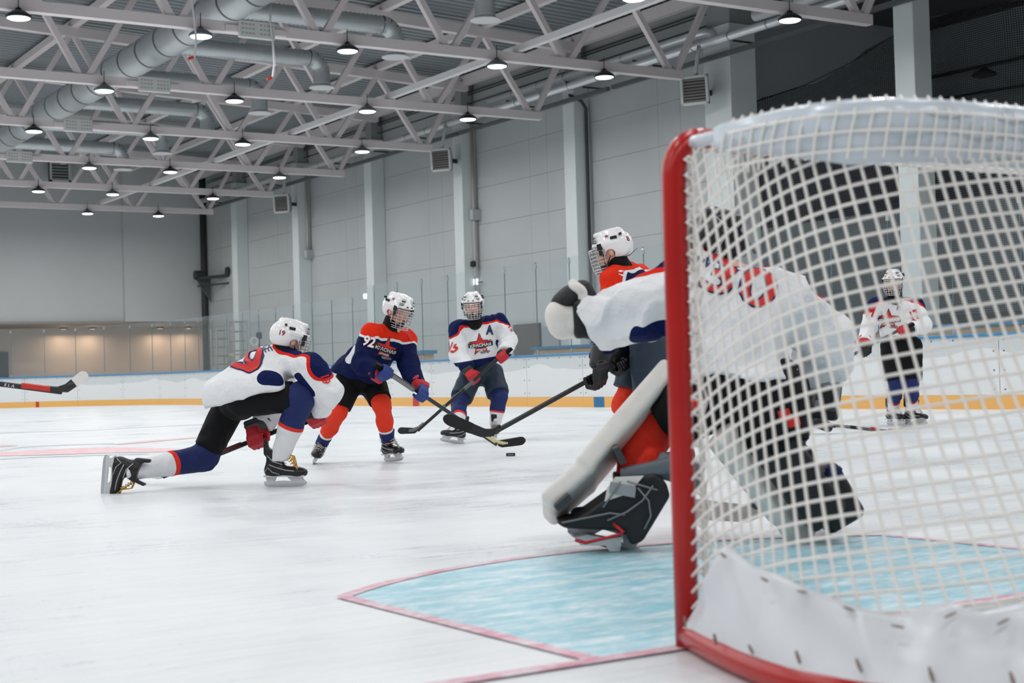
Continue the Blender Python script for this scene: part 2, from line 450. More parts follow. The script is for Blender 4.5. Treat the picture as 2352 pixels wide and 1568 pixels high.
# conduits down the columns
def conduit(pts, r, label, mt):
    mb = MB(); mb.tube(pts, r, 8); o = mb.build('conduit', mt, None, True); tag(o, label, 'conduit'); return o
conduit([(23.02, 33.1, 8.15), (23.02, 33.0, 8.1), (23.3, 32.98, 8.0), (23.45, 32.97, 7.8), (23.45, 32.97, .3)], .045, 'dark vertical conduit running down behind the right-hand wall column', M_DARK)
conduit([(23.45, 38.98, 8.4), (23.45, 38.98, .5)], .05, 'pale ribbed conduit down the column beside the middle fan heater', mat('pale_conduit', (186, 180, 178), .6))
conduit([(23.45, 50.98, 8.4), (23.45, 50.98, 5.2)], .05, 'pale ribbed conduit beside the farthest fan heater', MATS['pale_conduit'])
mb = MB(); mb.obox((23.45, 38.9, 5.55), ((1,0,0),(0,1,0),(0,0,1)), (.16, .10, .16), .02); o = mb.build('junction_box', mat('box_grey', (176, 180, 180), .5)); tag(o, 'grey junction box on the conduit below the middle fan heater', 'junction box')
mb = MB(); mb.obox((23.45, 50.9, 5.35), ((1,0,0),(0,1,0),(0,0,1)), (.16, .10, .16), .02); o = mb.build('junction_box', MATS['box_grey']); tag(o, 'small grey box below the farthest fan heater', 'junction box')

# recess behind the near end of the long wall: dark hall with black netting in front
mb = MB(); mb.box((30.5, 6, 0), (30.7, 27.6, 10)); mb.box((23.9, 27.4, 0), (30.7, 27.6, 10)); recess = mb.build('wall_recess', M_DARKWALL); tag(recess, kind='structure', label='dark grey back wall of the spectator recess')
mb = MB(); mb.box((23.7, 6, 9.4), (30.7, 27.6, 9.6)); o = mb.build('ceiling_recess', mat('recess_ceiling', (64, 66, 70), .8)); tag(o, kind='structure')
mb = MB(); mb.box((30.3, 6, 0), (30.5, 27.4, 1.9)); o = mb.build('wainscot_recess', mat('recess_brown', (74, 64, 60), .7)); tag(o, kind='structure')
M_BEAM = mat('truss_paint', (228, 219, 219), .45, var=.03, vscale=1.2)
def ibeam(name, a, b, h, wd, label, mt=M_BEAM):
    mb = MB(); a, b = V(a), V(b); mb.beam(a+V((0,0,h/2)), b+V((0,0,h/2)), wd, .02); mb.beam(a-V((0,0,h/2)), b-V((0,0,h/2)), wd, .02); mb.beam(a, b, .015, h)
    o = mb.build(name, mt); tag(o, label, 'beam'); return o
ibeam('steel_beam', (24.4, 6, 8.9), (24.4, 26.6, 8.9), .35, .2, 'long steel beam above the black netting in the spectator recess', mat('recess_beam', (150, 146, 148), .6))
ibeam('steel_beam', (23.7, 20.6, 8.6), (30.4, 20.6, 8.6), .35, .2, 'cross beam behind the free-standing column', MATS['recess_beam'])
def netting_material():
    m = bpy.data.materials.new('black_netting'); m.use_nodes = True; t = NT(m); nt = m.node_tree; nt.nodes.clear()
    uv = t.n('ShaderNodeAttribute', attribute_name='nuv'); sp = t.n('ShaderNodeSeparateXYZ'); t.l(uv.outputs['Vector'], sp.inputs[0])
    fx = t.math('FRACT', t.math('MULTIPLY', sp.outputs[0], 22.0)); fy = t.math('FRACT', t.math('MULTIPLY', sp.outputs[1], 22.0))
    cord = t.math('MAXIMUM', t.math('LESS_THAN', fx, .27), t.math('LESS_THAN', fy, .27))
    df = t.n('ShaderNodeBsdfDiffuse'); df.inputs[0].default_value = (.012, .013, .015, 1)
    tr = t.n('ShaderNodeBsdfTransparent'); mx = t.n('ShaderNodeMixShader'); t.l(cord, mx.inputs[0]); t.l(tr.outputs[0], mx.inputs[1]); t.l(df.outputs[0], mx.inputs[2])
    o = t.n('ShaderNodeOutputMaterial'); t.l(mx.outputs[0], o.inputs[0]); return m
M_NETTING = netting_material()
# hung sheet with sagging top edge
tops = [(27.4, 6.95), (26.9, 7.02), (25.3, 7.1), (23.9, 7.32), (22.6, 7.68), (21.4, 7.85), (19.2, 7.7), (16, 8.0), (12, 8.1), (8, 8.1)]
ty = [t_[0] for t_ in tops][::-1]; tz = [t_[1] for t_ in tops][::-1]
ny, nz = 90, 14; vs = []; uvs = []
for i in range(ny+1):
    y = 27.35-(27.35-8)*i/ny; zt = float(np.interp(y, ty, tz))
    fold = .10*math.sin(y*2.1)+.05*math.sin(y*5.3+1)+(.12*math.sin(y*22) if y > 26.3 else 0)
    for j in range(nz+1):
        z = .3+(zt-.3)*j/nz; vs.append((24.15+fold*(.4+.6*j/nz), y, z)); uvs.append((y+.02*math.sin(z*3), z, 0))
fs = [(i*(nz+1)+j, (i+1)*(nz+1)+j, (i+1)*(nz+1)+j+1, i*(nz+1)+j+1) for i in range(ny) for j in range(nz)]
mb = MB(); mb.add(vs, fs); net_e = mb.build('protective_netting', M_NETTING, None, True)
a = net_e.data.attributes.new('nuv', 'FLOAT_VECTOR', 'POINT'); a.data.foreach_set('vector', [c for u in uvs for c in u])
tag(net_e, 'black protective netting hung across the spectator recess', 'netting')
mb = MB(); mb.tube([(24.15, float(y), float(np.interp(y, ty, tz))+.01) for y in np.linspace(8, 27.35, 60)], .018, 6); mb.build('rope', M_BLACK, net_e, True)
mb = MB(); mb.tube([(30.25, 27, 8.1), (30.2, 24, 8.05), (30.2, 21.5, 7.8), (30.2, 20, 7.75)], .05, 6); o = mb.build('cable_tray', M_DARK, None, True); tag(o, 'dark cable run high on the recess back wall, upper of two', 'cable')
mb = MB(); mb.tube([(30.25, 27, 7.5), (30.2, 23.5, 7.35), (30.2, 21, 7.0), (30.2, 17, 7.0)], .04, 6); o = mb.build('cable_tray', M_DARK, None, True); tag(o, 'dark cable run high on the recess back wall, lower of two', 'cable')
c0 = V((24.6, 20.55, 6.55)); mb = MB(); mb.lathe(c0, [(.02, .13), (.05, .12), (.09, .08), (.24, .0), (.25, -.05), (.22, -.07), (.001, -.07)], 20); o = mb.build('unlit_lamp', M_BLACK, None, 'auto'); tag(o, 'unlit black bowl lamp behind the netting, right of the free-standing column', 'lamp')

# ---- far end wall with the lit passage under it
YW = 61.8
mb = MB(); mb.box((20.0, YW, 3.35), (23.85, YW+.3, 10.8)); mb.box((-17, YW+.25, 3.35), (20.0, YW+.5, 10.8)); wall_end = mb.build('wall_far', mat('end_wall_grey', (196, 199, 199), .7, var=.03, vscale=.4)); tag(wall_end, kind='structure', label='plain pale grey upper end wall')
mb = MB(); mb.box((-17, YW+.05, 3.28), (26, 66.2, 3.38)); o = mb.build('ceiling_passage', mat('soffit', (150, 146, 142), .8)); tag(o, kind='structure')
mb = MB(); mb.box((-17, 66.2, 0), (26, 66.4, 3.4)); o = mb.build('wall_passage', mat('passage_beige', (206, 190, 176), .7, var=.03, vscale=.5)); tag(o, kind='structure', label='beige lit wall of the passage under the end wall')
mb = MB(); mb.box((-17, 66.15, 0), (24, 66.2, 1.35)); o = mb.build('trim_1', mat('passage_dado', (196, 192, 188), .7)); tag(o, kind='structure')
mb = MB(); mb.tube([(23.44, YW-.16, 9.5), (23.44, YW-.16, .1)], .13, 10); o = mb.build('drain_pipe', M_DARK, None, True); tag(o, 'dark vertical drain pipe in the far corner of the hall', 'pipe')
_a = at(-22, 812, Y=66.1); _b = at(18, 808, Y=66.1)
mb = MB(); mb.box((float(_a[0]), 66.02, 0), (float(_b[0]), 66.16, float(_b[2]))); o = mb.build('door_1', mat('door_dark', (62, 62, 66), .5)); tag(o, kind='structure', label='dark door in the lit passage')
wl = bpy.data.lights.new('passage_light', 'AREA'); wl.shape = 'DISK'; wl.size = .3; wl.energy = 26; wl.color = (1.0, .74, .55)
for i, (px, lb) in enumerate(((146, 'warm downlight over the passage, leftmost of four'), (212, 'warm downlight over the passage, second from left'), (367, 'warm downlight over the passage, third from left'), (432, 'warm downlight over the passage, rightmost of four'))):
    P = at(px, 755, Y=65.6); x = float(P[0])
    mb = MB(); mb.lathe((x, 65.6, 3.2), [(.02, .08), (.16, .07), (.17, .0), (.15, -.01)], 16); o = mb.build('downlight', M_DARK, None, 'auto'); tag(o, lb, 'lamp', 'downlights in the passage')
    mb = MB(); mb.lathe((x, 65.6, 3.2), [(.148, -.005), (.001, -.005)], 16); mb.build('lens', emit('warm_lens', (1, .78, .6), 4.0) if 'warm_lens' not in MATS else MATS['warm_lens'], o)
    l = bpy.data.objects.new('passage_light', wl); COL.objects.link(l); l.location = (x, 65.6, 3.17); l.rotation_euler = (math.radians(-18), 0, 0)

# dark bracket with rails high on the far corner column
b0 = empty('wall_bracket', (22.6, 60.3, 4.6), 'dark steel roller bracket between the far corner pipe and the last column', 'bracket')
P1 = at(455, 640, Y=61.0); P2 = at(528, 632, Y=59.2)
mb = MB(); mb.beam(P1, P2, .22, .12); mb.beam(P1-V((0,0,.32)), P2-V((0,0,.32)), .12, .06); mb.build('rail', M_DARK, b0)
for q, P in enumerate((P1, P2)):
    mb = MB(); mb.tube([P+V((-.15, 0, .15)), P+V((.25, 0, .15))], .2, 12); mb.build('roller', M_DARK, b0, 'auto')
    mb = MB(); mb.prism([(-.1, 0), (.55, 0), (.55, -1.0)], -.04, .04, (P, (1, 0, 0), (0, 0, 1), (0, 1, 0))); mb.build('gusset', mat('gusset_grey', (84, 88, 92), .5) if 'gusset_grey' not in MATS else MATS['gusset_grey'], b0)

# ---- roof deck
M_DECK = mat('roof_deck', (152, 159, 162), .4, .4, var=.08, vscale=.35, stretch=(.3, 1.5, 1))
def roof_z(x): return 10.62-.042*abs(x-3.3)
vs = []; fs = []
xs = [-17, 3.3, 24.0]; prof = [(0, 0), (.07, 0), (.10, .085), (.20, .085), (.23, 0)]
ys = []; 
yy = 12.0
while yy < 62.0:
    for dy, dz in prof: ys.append((yy+dy, dz))
    yy += .30
for x in xs:
    for y, dz in ys: vs.append((x, y, roof_z(x)+dz))
n = len(ys)
for i in range(2):
    for j in range(n-1): fs.append((i*n+j, i*n+j+1, (i+1)*n+j+1, (i+1)*n+j))
mb = MB(); mb.add(vs, fs); o = mb.build('ceiling', M_DECK); tag(o, kind='structure', label='corrugated galvanised roof deck')
mb = MB(); mb.box((-17, -14, 10.9), (24, 62, 11.0)); o = mb.build('ceiling_backing', M_DARK); tag(o, kind='structure')

# ---- trusses
tl = ['nearest roof truss in view, cut off by the top right of the frame', 'second roof truss, spanning the top of the picture', 'third roof truss from the camera', 'fourth roof truss from the camera', 'fifth roof truss from the camera', 'sixth roof truss from the camera', 'farthest roof truss, against the end wall']
NODES = [21.75-2.97*i for i in range(0, 9)]
first_web = {}
for k, y in enumerate(TY):
    T = empty('roof_truss', (21.9, y, 7.39), tl[k], 'truss', 'white steel roof trusses')
    mb = MB(); mb.beam((-3.0, y, 7.49), (22.0, y, 7.49), .2, .2); mb.build('lower_chord', M_BEAM, T)
    mb = MB(); mb.beam((-3.0, y, roof_z(-3)-.36), (3.3, y, roof_z(3.3)-.36), .22, .26); mb.beam((3.3, y, roof_z(3.3)-.36), (23.3, y, roof_z(23.3)-.36), .22, .26); mb.build('upper_chord', M_BEAM, T)
    for i, xn in enumerate(NODES):
        for sgn in (-1, 1):
            xt = xn+sgn*1.48
            if xt > 22.9: xt = 22.9
            dxs = sgn*.09
            mb = MB(); mb.beam((xn+dxs, y, 7.56), (xt-dxs*.6, y, roof_z(xt)-.46), .13, .13, (0, 1, 0)); mb.build('web', M_BEAM, T)
# hangers on chords
# ---- purlins and longitudinal tie
pl = {8.4: 'purlin under the roof deck, farthest left', 11.4: 'purlin under the roof deck above the big duct', 14.4: 'purlin under the roof deck, third from the long wall', 17.4: 'purlin under the roof deck, second from the long wall', 20.3: 'purlin under the roof deck nearest the long wall'}
for x, lb in pl.items():
    mb = MB(); mb.beam((x, 14, roof_z(x)-.15), (x, 61.8, roof_z(x)-.15), .18, .2); o = mb.build('purlin', M_BEAM); tag(o, lb, 'beam', 'longitudinal purlins')
mb = MB(); mb.beam((17.5, 12, 7.68), (17.5, 57.2, 7.68), .14, .14); o = mb.build('tie_beam', mat('tie_white', (226, 224, 224), .45)); tag(o, 'bright white longitudinal tie beam running over the lower truss chords', 'beam')
mb = MB(); mb.beam((23.2, 12, roof_z(23.2)-.2), (23.2, 61.8, roof_z(23.2)-.2), .2, .3); o = mb.build('eaves_beam', M_BEAM); tag(o, 'steel eaves beam where the roof deck meets the long wall', 'beam')

# ---- high-bay lamps in view
LP = {0: [16.06, 19.75], 1: [6.92, 10.30, 13.37, 16.89, 19.70], 2: [10.28, 13.35, 16.81, 19.68], 3: [10.29, 13.36, 15.97, 19.64],
      4: [13.48, 16.0, 19.64], 5: [13.54, 16.05, 19.67], 6: [16.95, 19.72]}
M_LENS = emit('lamp_lens', (.96, .98, 1.0), 9.0)
M_LAMPB = mat('lamp_black', (38, 40, 44), .35, .3); M_LAMPG = mat('lamp_grey', (112, 120, 126), .35, .5)
lm_dome = MB(); lm_dome.lathe((0,0,0), [(.001, .155), (.05, .15), (.055, .12), (.09, .105), (.13, .085), (.2, .035), (.225, .015), (.225, -.02), (.2, -.03)], 24)
lm_dome_me = lm_dome.mesh('lamp_dome'); lm_dome_me.materials.append(M_LAMPB); lm_dome_me.polygons.foreach_set('use_smooth', [True]*len(lm_dome_me.polygons))
lm_dome2 = lm_dome.mesh('lamp_dome_grey'); lm_dome2.materials.append(M_LAMPG); lm_dome2.polygons.foreach_set('use_smooth', [True]*len(lm_dome2.polygons))
ll = MB(); ll.lathe((0,0,0), [(.2, -.03), (.17, -.045), (.1, -.055), (.001, -.058)], 24); lm_lens_me = ll.mesh('lamp_lens'); lm_lens_me.materials.append(M_LENS)
lr = MB(); lr.tube([(0, 0, .15), (0, 0, .42)], .008, 6); lr.tube([(-.03, 0, .13), (0, 0, .19), (.03, 0, .13)], .007, 6); lm_rod_me = lr.mesh('lamp_rod'); lm_rod_me.materials.append(M_BLACK)
ordn = ['first', 'second', 'third', 'fourth', 'fifth']; trn = ['nearest', 'second', 'third', 'fourth', 'fifth', 'sixth', 'farthest']
for k in LP:
    for i, x in enumerate(LP[k]):
        y = TY[k]-.14
        L = empty('high_bay_lamp', (x, y, 7.26), f'round lit high-bay lamp under the {trn[k]} truss, {ordn[i]} from the left in view', 'lamp', 'high-bay lamps under the trusses')
        for nm, me in (('housing', lm_dome_me if (i+k) % 2 else lm_dome2), ('lens', lm_lens_me), ('suspension', lm_rod_me)):
            o = bpy.data.objects.new(nm, me); COL.objects.link(o); o.parent = L
        lamp_light(0, 0, -.075, L)
for k in range(7):
    for x in LAMP_X:
        if lamp_seen(k, x) or x < -2.5: continue
        L = empty('high_bay_lamp', (x, TY[k]-.14, 7.26), 'round lit high-bay lamp hanging outside the picture', 'lamp', 'high-bay lamps outside the picture')
        for nm, me in (('housing', lm_dome_me), ('lens', lm_lens_me), ('suspension', lm_rod_me)):
            o = bpy.data.objects.new(nm, me); COL.objects.link(o); o.parent = L
        lamp_light(0, 0, -.075, L)
# ---- light boxes on the trusses
M_LB = mat('light_box', (214, 214, 212), .5); M_LBD = mat('light_box_holes', (176, 176, 176), .6)
for k, lb in ((1, 'white perforated emergency light box on the second truss'), (2, 'white perforated emergency light box on the third truss'), (3, 'white perforated emergency light box on the fourth truss'), (4, 'white perforated emergency light box at the left edge, on the fifth truss')):
    y = TY[k]-.16; B = empty('light_box', (11.42, y, 7.46), lb, 'light box', 'light boxes on the trusses')
    mb = MB(); mb.obox((11.42, y, 7.46), ((1,0,0),(0,1,0),(0,0,1)), (.37, .045, .17), .015); mb.build('casing', M_LB, B)
    mb = MB()
    for g in (-1, 1):
        for i in range(4):
            for j in range(3): mb.obox((11.42+g*.19+(i-1.5)*.075, y-.047, 7.46+(j-1)*.085), ((1,0,0),(0,1,0),(0,0,1)), (.024, .006, .018), .004)
    tag(mb.build('lens_grid', M_LBD, B), kind='stuff')
    mb = MB(); mb.box((10.8, y+.02, 7.40), (12.05, y+.06, 7.52)); mb.build('bracket', M_BEAM, B)
# ---- ducts
M_DUCT = mat('galvanised_duct', (186, 192, 194), .34, .55, var=.06, vscale=2.0)
M_DUCTR = mat('duct_ring', (120, 126, 130), .4, .6)
DX, DZ, DR = 11.4, 8.25, .37
D = empty('air_duct', (DX, 30, DZ), 'large round galvanised air duct running along the hall under the roof', 'duct')
yy = 18.0
while yy < 60:
    mb = MB(); mb.tube([(DX, yy+.01, DZ), (DX, yy+1.24, DZ)], DR, 40, cap=False); mb.build('duct_section', M_DUCT, D, True)
    mb = MB(); mb.tube([(DX, yy-.025, DZ), (DX, yy+.025, DZ)], DR+.012, 40, cap=False); mb.build('duct_ring', M_DUCTR, D, True)
    yy += 1.25
bl = ['nearest branch duct, at the top edge of the picture', 'second branch duct with a round outlet, near the top', 'third branch duct with a round outlet', 'fourth branch duct with a round outlet', 'fifth branch duct with a round outlet', 'sixth branch duct with a round outlet', 'farthest branch duct with a round outlet']
M_OUT = mat('outlet_white', (200, 202, 202), .5)
for q in range(7):
    y = 24.75+3.72*q
    Bd = empty('branch_duct', (DX, y, DZ), bl[q], 'duct', 'branch ducts')
    pts = []; r = []; n = 64
    for i in range(n+1):
        pts.append((DX+.3+(14.95-DX-.3)*i/n, y, DZ)); r.append(.178+(.022 if i % 2 else 0))
    mb = MB(); mb.tube(pts, r, 20, cap=False); mb.build('ribbed_pipe', M_DUCT, Bd, True)
    for j in range(4):
        a0_, a1_ = math.pi/2*j/4, math.pi/2*(j+1)/4
        f_ = lambda a: (14.95+.32*math.sin(a), y, DZ-.32+.32*math.cos(a))
        mb = MB(); mb.tube([f_(a0_), f_((a0_+a1_)/2), f_(a1_)], .2, 20, cap=False); mb.build('elbow_segment', M_DUCT, Bd, True)
    mb = MB(); mb.tube([(15.27, y, DZ-.32), (15.27, y, DZ-.62)], .2, 20, cap=False); mb.build('drop', M_DUCT, Bd, True)
    mb = MB(); mb.lathe((15.27, y, DZ-.66), [(.2, .1), (.21, .05), (.3, .0), (.3, -.02), (.22, -.02), (.001, -.03)], 24); mb.build('outlet', M_OUT, Bd, 'auto')
# loose hanging cables
for (px, py, Z0, L_, lb) in ((445, 60, 7.5, .85, 'loose pale cable hanging beside the second truss lamp'), (625, 110, 8.2, .8, 'loose pale cable hanging below the second truss, near the branch duct')):
    P = at(px, py, Y=26.35 if px < 500 else 26.85)
    mb = MB(); mb.tube([P+V((0, 0, .9)), P+V((-.03, 0, .5)), P+V((.02, 0, .1)), P+V((.04, 0, -.3)), P+V((0, 0, -.55)), P+V((-.03, 0, -.6))], .022, 6); o = mb.build('hanging_cable', mat('cable_white', (214, 214, 216), .5) if 'cable_white' not in MATS else MATS['cable_white'], None, True); tag(o, lb, 'cable')
    mb = MB(); mb.tube([P+V((-.02, 0, -.58)), P+V((-.12, 0, -.62))], .03, 6); mb.build('cable_end', mat('cable_red', (190, 60, 50), .5) if 'cable_red' not in MATS else MATS['cable_red'], o)

# ---- pipes along the long wall
M_FOIL = mat('foil_pipe', (226, 229, 230), .3, .45, bump=.25, bscale=14)
def pipe(pts, r, label, mt, rings=True):
    P_ = empty('wall_pipe', pts[0], label, 'pipe')
    mb = MB(); mb.tube(pts, r, 14); mb.build('pipe', mt, P_, True)
    if rings:
        mb = MB(); a, b = V(pts[0]), V(pts[1]); L_ = np.linalg.norm(b-a)
        for i in range(1, int(L_/1.3)):
            p = a+(b-a)*i*1.3/L_; mb.tube([p-(b-a)/L_*.02, p+(b-a)/L_*.02], r+.008, 14)
        tag(mb.build('clamp', M_STEEL, P_, True), kind='stuff')
        mb = MB()
        for i in range(0, int(L_/3)):
            p = a+(b-a)*(i+.3)*3/L_; mb.beam(p+V((0, 0, -r-.03)), p+V((.7, 0, -r-.03)), .04, .04)
        tag(mb.build('bracket', M_DARK, P_), kind='stuff')
    return P_
pipe([(22.9, 37.0, 8.62), (22.9, 27.6, 8.62), (22.95, 27.3, 8.62), (23.15, 27.15, 8.55)], .10, 'upper silver foil-wrapped pipe on the long wall, ending at the wide column', M_FOIL)
pipe([(22.75, 60.0, 8.3), (22.75, 12.0, 8.3)], .10, 'lower silver foil-wrapped pipe running the whole long wall', M_FOIL)
pipe([(22.1, 24.6, 8.35), (22.1, 12.0, 8.35)], .13, 'thick silver pipe crossing in front of the free-standing column', M_FOIL)
P_ = empty('cable_trunking', (22.8, 36, 8.0), 'dark cable trunking under the silver pipes along the long wall', 'trunking')
for a_, b_ in ((60.0, 48.0), (48.0, 38.9), (38.8, 31.2), (31.0, 24.0), (24.0, 12.0)):
    mb = MB(); mb.box((22.86, b_, 7.93), (22.98, a_, 8.03)); mb.build('trunking_length', mat('trunking', (98, 102, 104), .5, .3) if 'trunking' not in MATS else MATS['trunking'], P_)
P_ = empty('cable_tray', (23.4, 40, 9.2), 'thin cable trays high on the long wall under the eaves', 'cable tray')
for z in (9.22, 9.30, 8.95):
    mb = MB(); mb.beam((23.45, 27.7, z), (23.45, 61, z), .05, .025); mb.build('tray_rail', M_DARK, P_)
# ---- fan heaters
M_HB = mat('heater_body', (150, 152, 152), .5, .3); M_HF = mat('heater_frame', (200, 203, 202), .5); M_HL = mat('heater_louvre', (150, 146, 142), .5)
for (y, lb) in ((27.2, 'square louvred fan heater by the wide column, nearest of three'), (39.17, 'square louvred fan heater on the long wall, middle of three'), (51.0, 'square louvred fan heater on the long wall, farthest of three')):
    c = V((22.55, y, 7.2)); rot = math.radians(-38)       # louvres turned towards the rink and the camera
    fx = V((-math.cos(.55), -math.sin(.55), -.10)); fx = nrm(fx); sd = nrm(np.cross(fx, (0, 0, 1))); up_ = np.cross(sd, fx)
    Hh = empty('fan_heater', c, lb, 'heater', 'fan heaters on the long wall')
    mb = MB(); 
    for sgn in (-1, 1):
        mb.obox(c+fx*.16+sd*sgn*.31, (sd, fx, up_), (.035, .05, .345), .01); mb.obox(c+fx*.16+up_*sgn*.31, (sd, fx, up_), (.345, .05, .035), .01)
    mb.build('front_frame', M_HF, Hh)
    for i in range(8):
        z = -.25+.07*i
        a1 = nrm(fx*.55-up_*.8)
        mb = MB(); mb.obox(c+fx*.17+up_*z, (sd, a1, np.cross(sd, a1)), (.275, .024, .006)); mb.build('louvre', M_HL, Hh)
    mb = MB(); mb.obox(c+fx*.08, (sd, fx, up_), (.31, .02, .31)); mb.build('core', M_BLACK, Hh)
    q0 = [c+fx*.10+sd*i*.33+up_*j*.33 for i, j in ((-1,-1),(1,-1),(1,1),(-1,1))]; q1 = [c-fx*.2+sd*i*.2+up_*j*.2 for i, j in ((-1,-1),(1,-1),(1,1),(-1,1))]
    mb = MB(); mb.add(q0+q1, [(0,1,2,3),(7,6,5,4),(0,4,5,1),(1,5,6,2),(2,6,7,3),(3,7,4,0)]); mb.build('body', M_HB, Hh)
    mb = MB(); mb.tube([c-fx*.2, c-fx*.27], .17, 20); mb.build('motor', M_DARK, Hh, 'auto')
    mb = MB(); mb.tube([c+fx*.05+up_*a-fx*.32*math.sin((a+.33)/.66*math.pi) for a in np.linspace(-.33, .33, 12)], .022, 8); mb.build('hoop', M_DARK, Hh, True)
    mb = MB(); mb.tube([c+up_*.33, c+up_*.45, c+V((.05, 0, .8)), c+V((.1, 0, 1.05))], .05, 10); mb.build('feed_pipe', M_FOIL, Hh, True)
    mb = MB(); mb.beam(c-fx*.25, (23.12, y+.15, 7.2), .08, .12); mb.build('wall_arm', M_DARK, Hh)
# dark louvre unit high in the far corner
P = at(136, 395, Y=61.6); Hh = empty('fan_heater', P, 'dark louvred heater high on the end wall behind the trusses', 'heater', 'fan heaters on the long wall')
mb = MB(); mb.obox(P, ((1,0,0),(0,1,0),(0,0,1)), (.42, .12, .42), .03); mb.build('body', M_DARK, Hh)
mb = MB()
for sgn in (-1, 1): mb.obox(P+V((sgn*.38, -.14, 0)), ((1,0,0),(0,1,0),(0,0,1)), (.04, .03, .42)); mb.obox(P+V((0, -.14, sgn*.38)), ((1,0,0),(0,1,0),(0,0,1)), (.42, .03, .04))
mb.build('front_frame', M_HF, Hh)
for i in range(6):
    mb = MB(); mb.obox(P+V((0, -.14, -.3+.12*i)), ((1,0,0),(0,1,0),(0,0,1)), (.36, .02, .03)); mb.build('louvre', M_HB, Hh)

# ---- behind the glass
M_WOOD = mat('bench_wood', (206, 178, 146), .6, var=.06, vscale=3)
Bn = empty('team_bench', (18.6, 24.5, 0), 'pale wooden team bench wall with a blue cap behind the glass', 'bench')
mb = MB(); mb.box((18.5, 14, 0), (18.6, 28.3, 1.22)); mb.build('panel', M_WOOD, Bn)
mb = MB(); mb.box((18.45, 14, 1.22), (18.65, 28.35, 1.28)); mb.build('cap', M_CAP, Bn)
mb = MB(); mb.box((18.5, 33.6, 0), (18.9, 34.3, 1.27)); bx_ = mb.build('box_seat', M_WOOD); tag(bx_, 'small wooden box end with blue cap behind the glass beside the navy player', 'box')
mb = MB(); mb.box((18.45, 33.5, 1.27), (18.95, 34.6, 1.36)); mb.build('cap', M_CAP, bx_)
P = at(1181, 746, X=23.56); Q = at(1242, 811, X=23.56)
mb = MB(); mb.box((23.52, float(Q[1]), 0), (23.6, float(P[1]), float(P[2]))); d_ = mb.build('door_2', mat('door_brown', (92, 88, 86), .5)); tag(d_, kind='structure', label='dark door in the long wall behind the glass')
mb = MB(); mb.obox((23.5, float(Q[1])+.15, 1.05), ((1,0,0),(0,1,0),(0,0,1)), (.02, .06, .02)); mb.build('door_handle', M_STEEL, d_)
P = at(1268, 760, X=23.56)
mb = MB(); mb.box((23.54, float(P[1])-.35, 0), (23.6, float(P[1])+.5, 2.0)); d_ = mb.build('door_3', mat('door_grey', (150, 156, 160), .5)); tag(d_, kind='structure', label='grey door in the long wall beside the goalkeeper glove')
M_EXIT = emit('exit_lamp', (.95, .98, 1), 1.6)
for px, py, lb in ((1083, 648, 'small white wall lamp above the player with the captain letter, left of a pair'), (1093, 647, 'small white wall lamp above the player with the captain letter, right of a pair'), (839, 680, 'small white wall lamp behind the glass left of the navy player')):
    P = at(px, py, X=23.45); mb = MB(); mb.obox(P, ((1,0,0),(0,1,0),(0,0,1)), (.05, .07, .09), .01); o = mb.build('wall_lamp', M_EXIT); tag(o, lb, 'lamp', 'small wall lamps')
    mb = MB(); mb.obox(P+V((.05, -.12, -.02)), ((1,0,0),(0,1,0),(0,0,1)), (.03, .16, .02)); mb.build('bracket', M_DARK, o)
for px, py, lb in ((1087, 606, 'small black security camera on the column beside the conduit'), (1108, 606, 'grey switch box on the wall beside the security camera')):
    P = at(px, py, Y=38.97); mb = MB(); mb.obox(P, ((1,0,0),(0,1,0),(0,0,1)), (.06, .09, .09 if px < 1100 else .16), .03); o = mb.build('security_camera' if px < 1100 else 'switch_box', M_BLACK if px < 1100 else MATS['box_grey']); tag(o, lb, 'camera' if px < 1100 else 'box')
# wire scaffold racks in the far corner
for q, (px0, px1, pyt, lb) in enumerate(((493, 522, 755, 'metal scaffold rack in the far corner, left of two'), (533, 562, 735, 'taller metal scaffold rack in the far corner, right of two'))):
    YR = 58.6 if q == 0 else 55.9
    A_ = at(px0, 850, Y=YR); B_ = at(px1, 850, Y=YR); T_ = at(px0, pyt, Y=YR); zt = float(T_[2])
    Rk = empty('scaffold_rack', (A_[0], YR, 0), lb, 'scaffold', 'scaffold racks')
    for x in (A_[0], B_[0]):
        for y in (YR-.3, YR+.3):
            mb = MB(); mb.tube([(x, y, 0), (x, y, zt)], .025, 6); mb.build('post', M_STEEL, Rk)
    for i in range(8):
        z = .4+(zt-.4)*i/7.2; mb = MB(); mb.tube([(A_[0], YR-.3, z), (B_[0], YR-.3, z)], .018, 6); mb.tube([(A_[0], YR+.3, z), (B_[0], YR+.3, z)], .018, 6); mb.tube([(A_[0], YR-.3, z), (A_[0], YR+.3, z)], .018, 6); mb.build('rung', M_STEEL, Rk)
    mb = MB(); mb.box((min(A_[0], B_[0]), YR-.3, 1.75), (max(A_[0], B_[0]), YR+.3, 1.8)); mb.build('plank', MATS['bench_wood'], Rk)
    mb = MB(); mb.tube([(A_[0], YR-.35, .5), (B_[0], YR-.35, 1.6)], .02, 6); mb.build('brace', mat('rack_orange', (190, 140, 70), .5) if 'rack_orange' not in MATS else MATS['rack_orange'], Rk)
P = at(584, 784, Y=48.6); 
mb = MB(); mb.lathe(P, [(.10, -.03), (.16, -.03), (.16, .03), (.10, .03), (.10, -.03)], 20, ((1,0,0),(0,0,1),(0,-1,0))); o = mb.build('ring_lamp', MATS['outlet_white'], None, 'auto'); tag(o, 'white ring hanging on a dark stand behind the kneeling player', 'ring')
mb = MB(); mb.tube([P+V((.2, .05, .25)), V((P[0]+.22, P[1]+.05, .02))], .03, 6); mb.obox(P+V((.2, .05, .2)), ((1,0,0),(0,1,0),(0,0,1)), (.09, .06, .12), .02); mb.build('stand', M_DARK, o)
